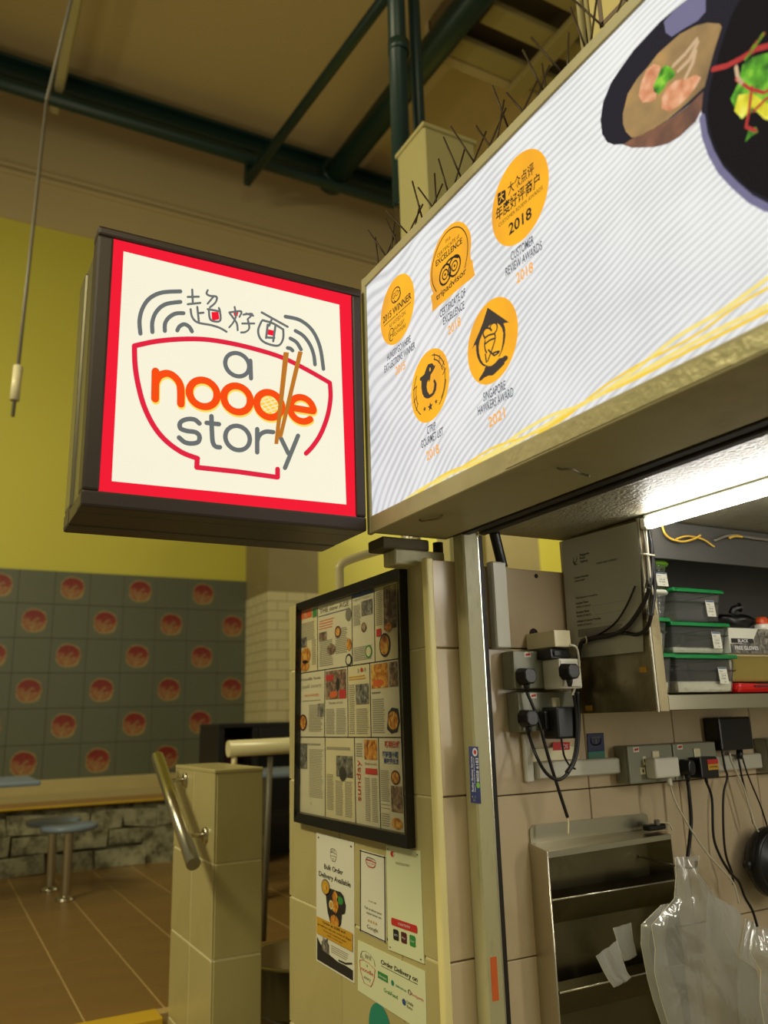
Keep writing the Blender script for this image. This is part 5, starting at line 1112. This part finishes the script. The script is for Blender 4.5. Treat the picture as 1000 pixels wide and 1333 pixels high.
MB().box((af[0][0]-.004, 1.40, af[0][1]+.0255), (af[0][0]+.042, 1.499, af[0][1]+.062), M['cream'], .003, 2).build('body', t)
MB().tube(cat([(af[0][0]+.036, 1.402, af[0][1]+.030), (af[0][0]+.052, 1.395, af[0][1]+.022), (af[0][0]+.054, 1.395, af[0][1]-.02), (af[0][0]+.046, 1.40, af[0][1]-.055), (af[0][0]+.035, 1.405, af[0][1]-.08)]), .0028, M['wcable'], 8).build('lead', t)
bk = [(1.1723,1.4171),(1.2266,1.3501)]
t = thing('power_adaptor', (1.26, 1.43, bk[1][1]), 'large black power adaptor in the lower left double socket', 'adaptor')
MB().box((bk[0][0], 1.405, bk[1][1]), (bk[1][0], YP, bk[0][1]), M['black'], .005, 2).build('body', t)
MB().box((bk[0][0]-.012, 1.43, bk[1][1]+.018), (bk[0][0]+.002, YP, bk[0][1]-.008), M['black'], .004, 2).build('pin_block', t)
MB().tube(cat([(bk[0][0]+.02, 1.42, bk[1][1]+.002)]+[(1.1946,1.42,1.329),(1.1971,1.42,1.3132),(1.2098,1.42,1.2937),(1.2239,1.42,1.2867)]), .0022, M['cable'], 8).build('lead', t)
def cord(par, pts, r, m, name='cord'):
    return MB().tube(cat(pts, 6), r, m, 8).build(name, par)
cord(plA, [(pc[0][0], YP-.013, pc[0][1]-.033)]+[(1.1404,1.43,1.3942),(1.1617,1.43,1.3145),(1.1835,1.43,1.2434),(1.2007,1.43,1.19)], .0036, M['cable'])
cord(plB, [(pc[1][0], YP-.013, pc[1][1]-.033)]+[(1.1055,1.4,1.3208),(1.1281,1.4,1.2848),(1.159,1.4,1.2694),(1.1895,1.4,1.2846),(1.2075,1.4,1.3147),(1.2184,1.4,1.3552),(1.2222,1.4,1.4078),(1.2194,1.4,1.4402)], .0036, M['cable'])
cord(plC, [(1.2311,1.4,1.4482),(1.2259,1.4,1.3837),(1.2154,1.4,1.3285),(1.2016,1.4,1.2994),(1.1829,1.4,1.2818)], .005, M['cable'])
# cable bundle
t = thing('cable_bundle', (1.29, 1.35, 1.5), 'bundle of black cables sweeping across the posted document', 'cable')
for pts, r in (([(1.285,1.4342,1.5585),(1.285,1.3883,1.5626),(1.285,1.328,1.5649),(1.285,1.2798,1.5827),(1.285,1.2349,1.6207),(1.285,1.2136,1.6497)], .0048), ([(1.288,1.4371,1.5623),(1.288,1.3887,1.5661),(1.288,1.3078,1.5662),(1.288,1.2642,1.5585),(1.288,1.2345,1.5696),(1.288,1.2203,1.5949)], .0042), ([(1.287,1.4284,1.5614),(1.287,1.3823,1.5689),(1.287,1.3269,1.5881),(1.287,1.2879,1.6197),(1.287,1.2553,1.6595)], .0022), ([(1.283,1.432,1.5582),(1.283,1.4428,1.535),(1.283,1.4546,1.4842),(1.283,1.4678,1.4421)], .005)):
    MB().tube(cat(pts), r, M['cable'], 8).build('cable', t)
for pts, r, m_ in (([(1.3056,1.233,1.6537),(1.3186,1.233,1.6955),(1.3229,1.233,1.7543),(1.3202,1.233,1.7964)], .0045, 'cable'), ([(1.2999,1.232,1.5936),(1.3167,1.232,1.6459),(1.3233,1.232,1.7039),(1.3232,1.232,1.7625)], .0042, 'cable'), ([(1.3133,1.232,1.7871),(1.3112,1.232,1.7281),(1.3112,1.232,1.6538),(1.3182,1.232,1.5974)], .002, 'wcable'), ([(1.3041,1.231,1.7777),(1.3056,1.231,1.7275),(1.3025,1.231,1.6614)], .002, 'gcable')):
    MB().tube(cat(pts), r, M[m_], 8).build('cable', t)
MB().tube([(1.2932,1.228,1.7244),(1.3243,1.228,1.7232)], .002, M['wcable'], 6).build('cable_tie', t)
MB().tube(cat([(1.28,1.4143,1.5703),(1.28,1.4104,1.5613),(1.28,1.414,1.5531)]), .0015, M['wcable'], 6).build('cable_tie', t)
# trunking
def trunking(a, b, lab):
    t = thing('cable_trunking', ((a[0]+b[0])/2, 1.48, min(a[2], b[2])), lab, 'trunking')
    MB().box(a, b, M['trunk'], .002).build('channel', t)
    MB().box((a[0]+.002, a[1]-.002, a[2]+.002), (b[0]-.002, a[1]+.001, b[2]-.002), M['trunk'], .001).build('cover', t); return t
v0 = [(1.0862,1.5423),(1.124,1.5428),(1.0994,1.7374)]
trunking((v0[0][0]-.006, 1.478, v0[0][1]+.004), (v0[1][0]-.004, 1.4995, 1.741), 'upright white cable trunking above the upper left socket')
t = thing('cable_sleeve', (1.13, 1.49, 1.74), 'black cable sleeve rising from the upright white trunking', 'cable')
MB().tube(cat([(1.118, 1.488, 1.73), (1.112, 1.49, 1.765), (1.098, 1.485, 1.81)]), .0125, M['cable'], 10).build('sleeve', t)
h0 = [(1.1714,1.3001),(1.401,1.294),(1.3961,1.2571),(1.1679,1.2636)]
trunking((h0[0][0], 1.48, h0[3][1]+.002), (1.411, 1.4995, h0[0][1]), 'white trunking joining the lower left socket to the socket row')
h1 = [(1.7472,1.2887),(1.8963,1.2839),(1.8894,1.252),(1.7407,1.2541)]
trunking((1.706, 1.48, h1[2][1]), (1.899, 1.4995, h1[0][1]), 'short white trunking between socket boxes at far right')
pb = [(1.1497,1.3622),(1.3343,1.3562),(1.3226,1.2576),(1.1446,1.2599)]
t = thing('switch_cover', (1.2, 1.49, pb[3][1]), 'white wall plate with a red label beneath the lower left socket', 'plate')
MB().box((pb[3][0], 1.488, pb[3][1]), (pb[0][0]+.018, 1.4995, pb[0][1]), M['wplastic'], .003).build('side_plate', t)
MB().box((pb[0][0]+.018, 1.491, h0[0][1]+.001), (1.30, 1.4995, 1.33), M['cream'], .002).build('plate', t)
lb = [(1.2265,1.3415),(1.275,1.3397),(1.2732,1.3231),(1.2247,1.3234)]
s = Sheet('Y', 1.4908, lb); s.rect(0, 0, 1, 1, M['redink'], 1); s.text('SOS', .68, .2, .55, M['inkwhite'], 2, .4); s.build('red_label', t)
tq = [(1.3345,1.3561),(1.3861,1.3562),(1.3832,1.2961),(1.3319,1.2951)]
t = thing('sticker', ((tq[0][0]+tq[1][0])/2, 1.4985, tq[3][1]), 'dark navy and teal sticker with round T emblem under the cabinet', 'sticker')
MB().hexa([(p[0], 1.4998, p[1]) for p in tq], [(p[0], 1.4988, p[1]) for p in tq], M['backing']).build('base', t)
s = Sheet('Y', 1.4985, tq); s.rect(.02, .35, .98, .98, M['stickblue'], 1); s.rect(.02, .02, .98, .33, M['tealink'], 1); s.ring(.5, .73, .30, .17, .05, M['greyink'], 2, 150, 390); s.rect(.25, .82, .75, .87, M['greyink'], 3); s.rect(.46, .62, .54, .85, M['greyink'], 3); s.text('SECURED', .5, .45, .06, M['greyink'], 2, .6); s.lines(.12, .08, .88, .28, 3, M['greyink'], 2, .35); s.build('emblem', t)
# charger row
cq = [(1.46,1.2979),(1.5381,1.2943),(1.5308,1.2505),(1.4567,1.253)]
t = thing('charger', ((cq[0][0]+cq[1][0])/2, 1.43, cq[3][1]), 'rounded white square charger in the socket row', 'charger')
MB().box((cq[0][0], 1.42, cq[3][1]), (cq[1][0], YP, cq[0][1]), M['wplastic'], .007, 3).build('body', t)
ce_ = [(1.5083,1.43,1.2513),(1.5105,1.43,1.2343)]
MB().tube(ce_, .0055, M['wplastic'], 10).build('connector', t)
cord(t, [ce_[1]]+[(1.5075,1.42,1.2067),(1.5264,1.42,1.1723),(1.5561,1.42,1.1287),(1.5908,1.42,1.0844),(1.6298,1.42,1.0477),(1.6666,1.42,1.011),(1.6761,1.42,0.9674)], .0021, M['wcable'])
p3 = [(1.5799,1.2712)][0]
plD = plug(p3, YP, .0185, 'black plug immediately right of the white square charger', M['black'], .72)
cord(plD, [(p3[0], YP-.013, p3[1]-.032)]+[(1.5786,1.44,1.2092),(1.5748,1.44,1.1502),(1.5537,1.44,1.0857),(1.5466,1.44,1.0732)], .0042, M['cable'])
aq = [(1.6053,1.2929),(1.6652,1.2902),(1.6564,1.2434),(1.5993,1.2449)]
t = thing('power_adaptor', ((aq[0][0]+aq[1][0])/2, 1.43, aq[3][1]), 'black adaptor with a red and yellow label in the socket row', 'adaptor')
MB().box((aq[0][0], 1.42, aq[3][1]), (aq[1][0], YP, aq[0][1]), M['black'], .004, 2).build('body', t)
s = Sheet('Y', 1.4195, [(aq[0][0]+(aq[1][0]-aq[0][0])*.38, aq[0][1]-.006), (aq[1][0]+.0, aq[0][1]-.006), (aq[1][0]+.0, aq[0][1]-.030), (aq[0][0]+(aq[1][0]-aq[0][0])*.4, aq[0][1]-.030)]); s.rect(0, 0, 1, .55, M['goldink'], 1); s.rect(0, .56, 1, 1, M['redink'], 1); s.text('CAUTION', .5, .2, .2, M['ink'], 2, .7); s.build('label', t)
MB().tube([((aq[0][0]+aq[1][0])/2, 1.435, aq[3][1]+.002), ((aq[0][0]+aq[1][0])/2, 1.435, aq[3][1]-.010)], .004, M['black'], 8).build('strain_relief', t)
cord(t, [((aq[0][0]+aq[1][0])/2, 1.435, aq[3][1]-.010)]+[(1.6526,1.44,1.1956),(1.6428,1.44,1.1142),(1.6555,1.44,1.0709),(1.682,1.44,1.0314),(1.7089,1.44,1.0068),(1.7232,1.44,0.9718),(1.7433,1.44,0.9394),(1.7523,1.44,0.9052)], .0032, M['cable'])
bq = [(1.7208,1.3821),(1.8395,1.3793),(1.8253,1.297),(1.7112,1.3018)]
t = thing('power_brick', ((bq[0][0]+bq[1][0])/2, 1.47, bq[3][1]), 'black rectangular power brick fixed to the wall under the cabinet', 'power brick')
MB().box((bq[0][0], 1.45, bq[3][1]), (bq[1][0], 1.4995, min(bq[0][1], 1.397)), M['black'], .005, 2).build('body', t)
for p, q in [(1.7612,1.3724),(1.7559,1.3291)], : pass
for a, b in [(1.7635,1.3723),(1.7579,1.3271)]: MB().box((a-.004, 1.4965, b-.008), (a+.004, 1.4995, b+.008), M['cream'], .001).build('mount_clip', t)
MB().tube([(1.8021,1.465,1.3014),(1.7976,1.465,1.2794)], .008, M['black'], 10).build('cord_grip', t)
cord(t, [(1.7312,1.46,1.3008),(1.7345,1.46,1.2606),(1.7386,1.46,1.2387),(1.7172,1.46,1.1989),(1.7022,1.46,1.121),(1.6997,1.46,1.066),(1.7129,1.46,1.0238),(1.7129,1.46,0.9967)], .0028, M['cable'])
cord(t, [(1.7484,1.452,1.2966),(1.7521,1.452,1.2727),(1.7821,1.452,1.2131),(1.7961,1.452,1.1583),(1.8054,1.452,1.122),(1.8231,1.452,1.0992)], .0024, M['wcable'])
cord(t, [(1.789,1.462,1.2835),(1.7962,1.462,1.2208),(1.8084,1.462,1.1566),(1.8133,1.462,1.1258)], .0026, M['cable'])
cord(t, [(1.8088,1.466,1.2862),(1.8238,1.466,1.2337),(1.8528,1.466,1.1658),(1.8676,1.466,1.1138)], .002, M['cable'])
fc = (1.8492,1.45,1.0353); fe = (1.7696,1.45,1.0432); rf = fc[0]-fe[0]
t = thing('wall_fan', (fc[0], 1.46, fc[2]-.07), 'round black wall fan cut off by the right edge', 'fan')
MB().lathe((fc[0], 1.43, fc[2]), [(0, 0), (rf*.25, -.004), (rf*.3, .0), (rf*.85, .004), (rf*1.0, .012), (rf*1.02, .03), (rf*.8, .05), (0, .055)], M['black'], 36, 'Y').build('housing', t)
MB().lathe((fc[0], 1.43, fc[2]), [(rf*.86, .0), (rf*.92, -.003), (rf*.98, 0), (rf*1.0, .01)], M['black'], 36, 'Y').build('rim', t)
MB().lathe((fc[0]-rf*1.1, 1.45, fc[2]+.002), [(0, -.008), (.010, -.008), (.011, .008), (0, .008)], M['black'], 14, 'Y').build('knob', t)
MB().tube([(fc[0]-rf*.9, 1.46, fc[2]), (fc[0]-rf*1.15, 1.455, fc[2]+.002)], .006, M['black'], 8).build('arm', t)
MB().box((fc[0]-.01, 1.475, fc[2]-.02), (fc[0]+.01, 1.4995, fc[2]+.02), M['black'], .003).build('wall_mount', t)

# ================================================================== STEEL RACK
t = thing('steel_rack', (1.34, 1.46, .75), 'stainless wall rack with two sloping trays below the sockets', 'rack')
tl = (1.1463,1.498,1.1699); rk = [(1.1348,1.1255),(1.4994,1.1136),(1.4963,1.0349),(1.1437,1.0339),(1.1435,0.9725),(1.1632,0.8399),(1.4246,0.8193)]
xl, xr = 1.148, 1.505
ztop = tl[2]; YFR = 1.44
zl = rk[0][1]
def plate(nm, pts, m, th=.002):
    # a sheet through four points, thickened
    o = MB(); o.face(pts, m); r = o.build(nm, t); sm_ = r.modifiers.new('thickness', 'SOLIDIFY'); sm_.thickness = th; sm_.offset = 0; return r
zt_ = ztop+.002; 
plate('back_splash', [(xl+.002, 1.496, zl+.01), (xr-.01, 1.496, zl+.012), (xr-.01, 1.496, zt_-.006), (xr-.02, 1.496, zt_), (xl+.012, 1.496, zt_), (xl+.002, 1.496, zt_-.008)], M['steel'])
plate('lid', [(xl, YFR, zl), (xr, YFR, zl+.004), (xr, 1.497, zl+.012), (xl, 1.497, zl+.010)], M['steel'])
plate('lid_lip', [(xl, YFR, zl), (xr, YFR, zl+.004), (xr, YFR, zl-.006), (xl, YFR, zl-.012)], M['steel'])
plate('side_panel', [(xl, YFR, zl+.0), (xl, 1.499, zl+.012), (xl, 1.499, .55), (xl, YFR, .55)], M['steel'])
plate('side_panel', [(xr, YFR, zl+.0), (xr, 1.499, zl+.012), (xr, 1.499, .55), (xr, YFR, .55)], M['steel'])
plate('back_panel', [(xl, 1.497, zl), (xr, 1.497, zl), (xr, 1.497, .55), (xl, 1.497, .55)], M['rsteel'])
MB().tube([(xl, YFR, zl), (xl, YFR, .55)], .0022, M['edge'], 6).build('rolled_edge', t)
za, zb = rk[3][1], rk[2][1]; zm = (za+zb)/2
for z0, nm in ((zm, 'tray'), (zm-.170, 'tray')):
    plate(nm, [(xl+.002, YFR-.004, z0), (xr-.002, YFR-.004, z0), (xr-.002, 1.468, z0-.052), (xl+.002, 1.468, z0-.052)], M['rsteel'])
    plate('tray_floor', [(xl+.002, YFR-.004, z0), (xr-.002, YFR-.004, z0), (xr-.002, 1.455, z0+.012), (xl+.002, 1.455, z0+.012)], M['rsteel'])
    MB().tube([(xl+.002, YFR-.005, z0), (xr-.002, YFR-.005, z0)], .002, M['edge'], 6).build('tray_edge', t)
gq = [(1.4536,1.455,1.1356),(1.4714,1.455,1.1423),(1.4995,1.455,1.1516)]
t = thing('cable_clip', (gq[1][0], 1.46, gq[0][2]), 'small dark clip with a white lead on top corner of the rack', 'clip')
MB().box((gq[0][0], 1.452, zl+.013), (gq[2][0]+.008, 1.475, zl+.026), M['black'], .003).build('body', t)
MB().box((gq[1][0]+.004, 1.449, zl+.024), (gq[1][0]+.016, 1.46, zl+.036), M['gcable'], .002).build('jack', t)
MB().tube(cat([(gq[1][0]+.012, 1.45, zl+.030), (gq[2][0]+.008, 1.445, zl+.026), (gq[2][0]+.014, 1.442, zl+.012)]), .0016, M['wcable'], 6).build('lead', t)
cord(plA, [(1.2007,1.43,1.19),(1.2014,1.43,1.1777),(1.1991,1.43,1.1566)], .0022, M['cream'])

# ================================================================== PLASTIC BAGS
def bag(name, lab, rows, y0, m, seed, puff=.012, nx=28, seal=None, catn='bag'):
    """rows: world (x, z) left/right pairs from top to bottom; two crumpled films"""
    random.seed(seed); t = thing(name, ((rows[-1][0][0]+rows[-1][1][0])/2, y0, rows[-1][0][1]), lab, catn)
    from mathutils import noise
    n = len(rows); R = []
    for i in range((n-1)*5+1):
        k, f = divmod(i, 5); k2 = min(k+1, n-1); f /= 5
        R.append([lerp(rows[k][j], rows[k2][j], f) for j in (0, 1)])
    for side in (-1, 1):
        mb = MB(); grid = []
        for i, (L, Rr) in enumerate(R):
            rw = []
            for j in range(nx+1):
                u = j/nx; x = L[0]+(Rr[0]-L[0])*u; z = L[1]+(Rr[1]-L[1])*u
                b = .0006+math.sin(PI*u)**.7*puff*min(1, i/6+.15)
                q = Vector((u*2.2+seed, i*.13, 0)); d = noise.noise(q)*.012+math.sin(u*15+seed+2*noise.noise(Vector((i*.2, seed, u))))*.004
                d += .007*(abs(noise.noise(Vector((u*5+seed, i*.33, 3))))-.3)+.004*abs(noise.noise(Vector((u*9+i*.3, i*.5, seed))))
                rw.append(mb.bm.verts.new((x, y0+side*b+d*min(1, puff/.012)*(math.sin(PI*u)**.5), z)))
            grid.append(rw)
        k = mb.mi(m)
        for a, b in zip(grid, grid[1:]):
            for j in range(nx):
                f = mb.bm.faces.new((a[j], a[j+1], b[j+1], b[j])); f.material_index = k; f.smooth = True
        mb.build('film', t)
    for k in (0, 1): MB().tube([(r_[k][0], y0, r_[k][1]) for r_ in R], .0008, M['bag3'], 5).build('seam', t)
    return t
def pair(v): return [(v[i], v[i+1]) for i in range(0, len(v), 2)]
bag('plastic_bag', 'large crumpled clear bag hanging in front of the steel rack', pair([(1.4165,1.1),(1.4879,1.0961),(1.4129,1.0641),(1.4774,1.0633),(1.4012,1.0207),(1.5167,1.0193),(1.3288,0.9788),(1.5416,0.9359),(1.333,0.9356),(1.5682,0.8872),(1.3246,0.8948),(1.6227,0.8536),(1.3339,0.8448),(1.635,0.7949),(1.3503,0.7873),(1.6466,0.734)]), 1.35, M['bag'], 3, .02)
bag('plastic_bag', 'dense milky fold of bags at the left of hanging bunch', pair([(1.3975,1.0031),(1.4245,1.0028),(1.3355,0.9728),(1.4104,0.9718),(1.3301,0.9362),(1.3943,0.9272),(1.3379,0.8742),(1.4029,0.8711),(1.3484,0.8305),(1.422,0.8253),(1.3692,0.7716),(1.4288,0.7607)]), 1.385, M['bag2'], 8, .010)
bag('plastic_bag', 'square milky flap sticking out left of the bag bunch', pair([(1.2204,0.9278),(1.2783,0.9482),(1.2333,0.9042),(1.2908,0.9063),(1.2463,0.882),(1.2982,0.8859),(1.2602,0.8649),(1.307,0.875)]), 1.40, M['bag2'], 14, .003)
bag('plastic_bag', 'small flat bag corner tucked behind the square milky flap', pair([(1.2858,0.968),(1.3353,0.9714),(1.2955,0.9326),(1.3368,0.9381),(1.3081,0.9026),(1.3432,0.9087)]), 1.415, M['bag2'], 19, .003)
bag('zip_bag', 'bright zip-lock packet wedged beside the large clear bag', pair([(1.5699,1.0023),(1.6506,0.9641),(1.5629,0.978),(1.6713,0.9391),(1.5476,0.9209),(1.6466,0.8808),(1.5685,0.8766),(1.6261,0.842)]), 1.41, M['bag2'], 23, .005)
bag('plastic_bag', 'crumpled clear bag at the bottom right corner', pair([(1.5386,0.953),(1.6227,0.9596),(1.5213,0.9149),(1.6354,0.9058),(1.5446,0.8799),(1.6506,0.8638),(1.5313,0.8282),(1.6381,0.8105),(1.5364,0.7647),(1.6354,0.7467)]), 1.275, M['bag'], 31, .015)
bag('plastic_bag', 'narrow grey film strip between zip packet and corner bag', pair([(1.731,0.9226),(1.7754,0.902),(1.6961,0.8555),(1.7425,0.8489),(1.6751,0.8028),(1.7499,0.7831),(1.6663,0.6954),(1.7541,0.6794)]), 1.452, M['bag2'], 37, .006)
hk = (1.4574,1.36,1.0856)
t = thing('wall_hook', (hk[0], 1.44, hk[2]), 'small steel hook from which the clear bags hang', 'hook')
MB().tube(cat([(hk[0], 1.499, hk[2]-.005), (hk[0], 1.42, hk[2]-.01), (hk[0], 1.345, hk[2]-.010), (hk[0], 1.33, hk[2]+.004)]), .003, M['steel'], 8).build('wire', t)
MB().box((hk[0]-.012, 1.496, hk[2]-.02), (hk[0]+.012, 1.4995, hk[2]+.01), M['steel'], .001).build('plate', t)
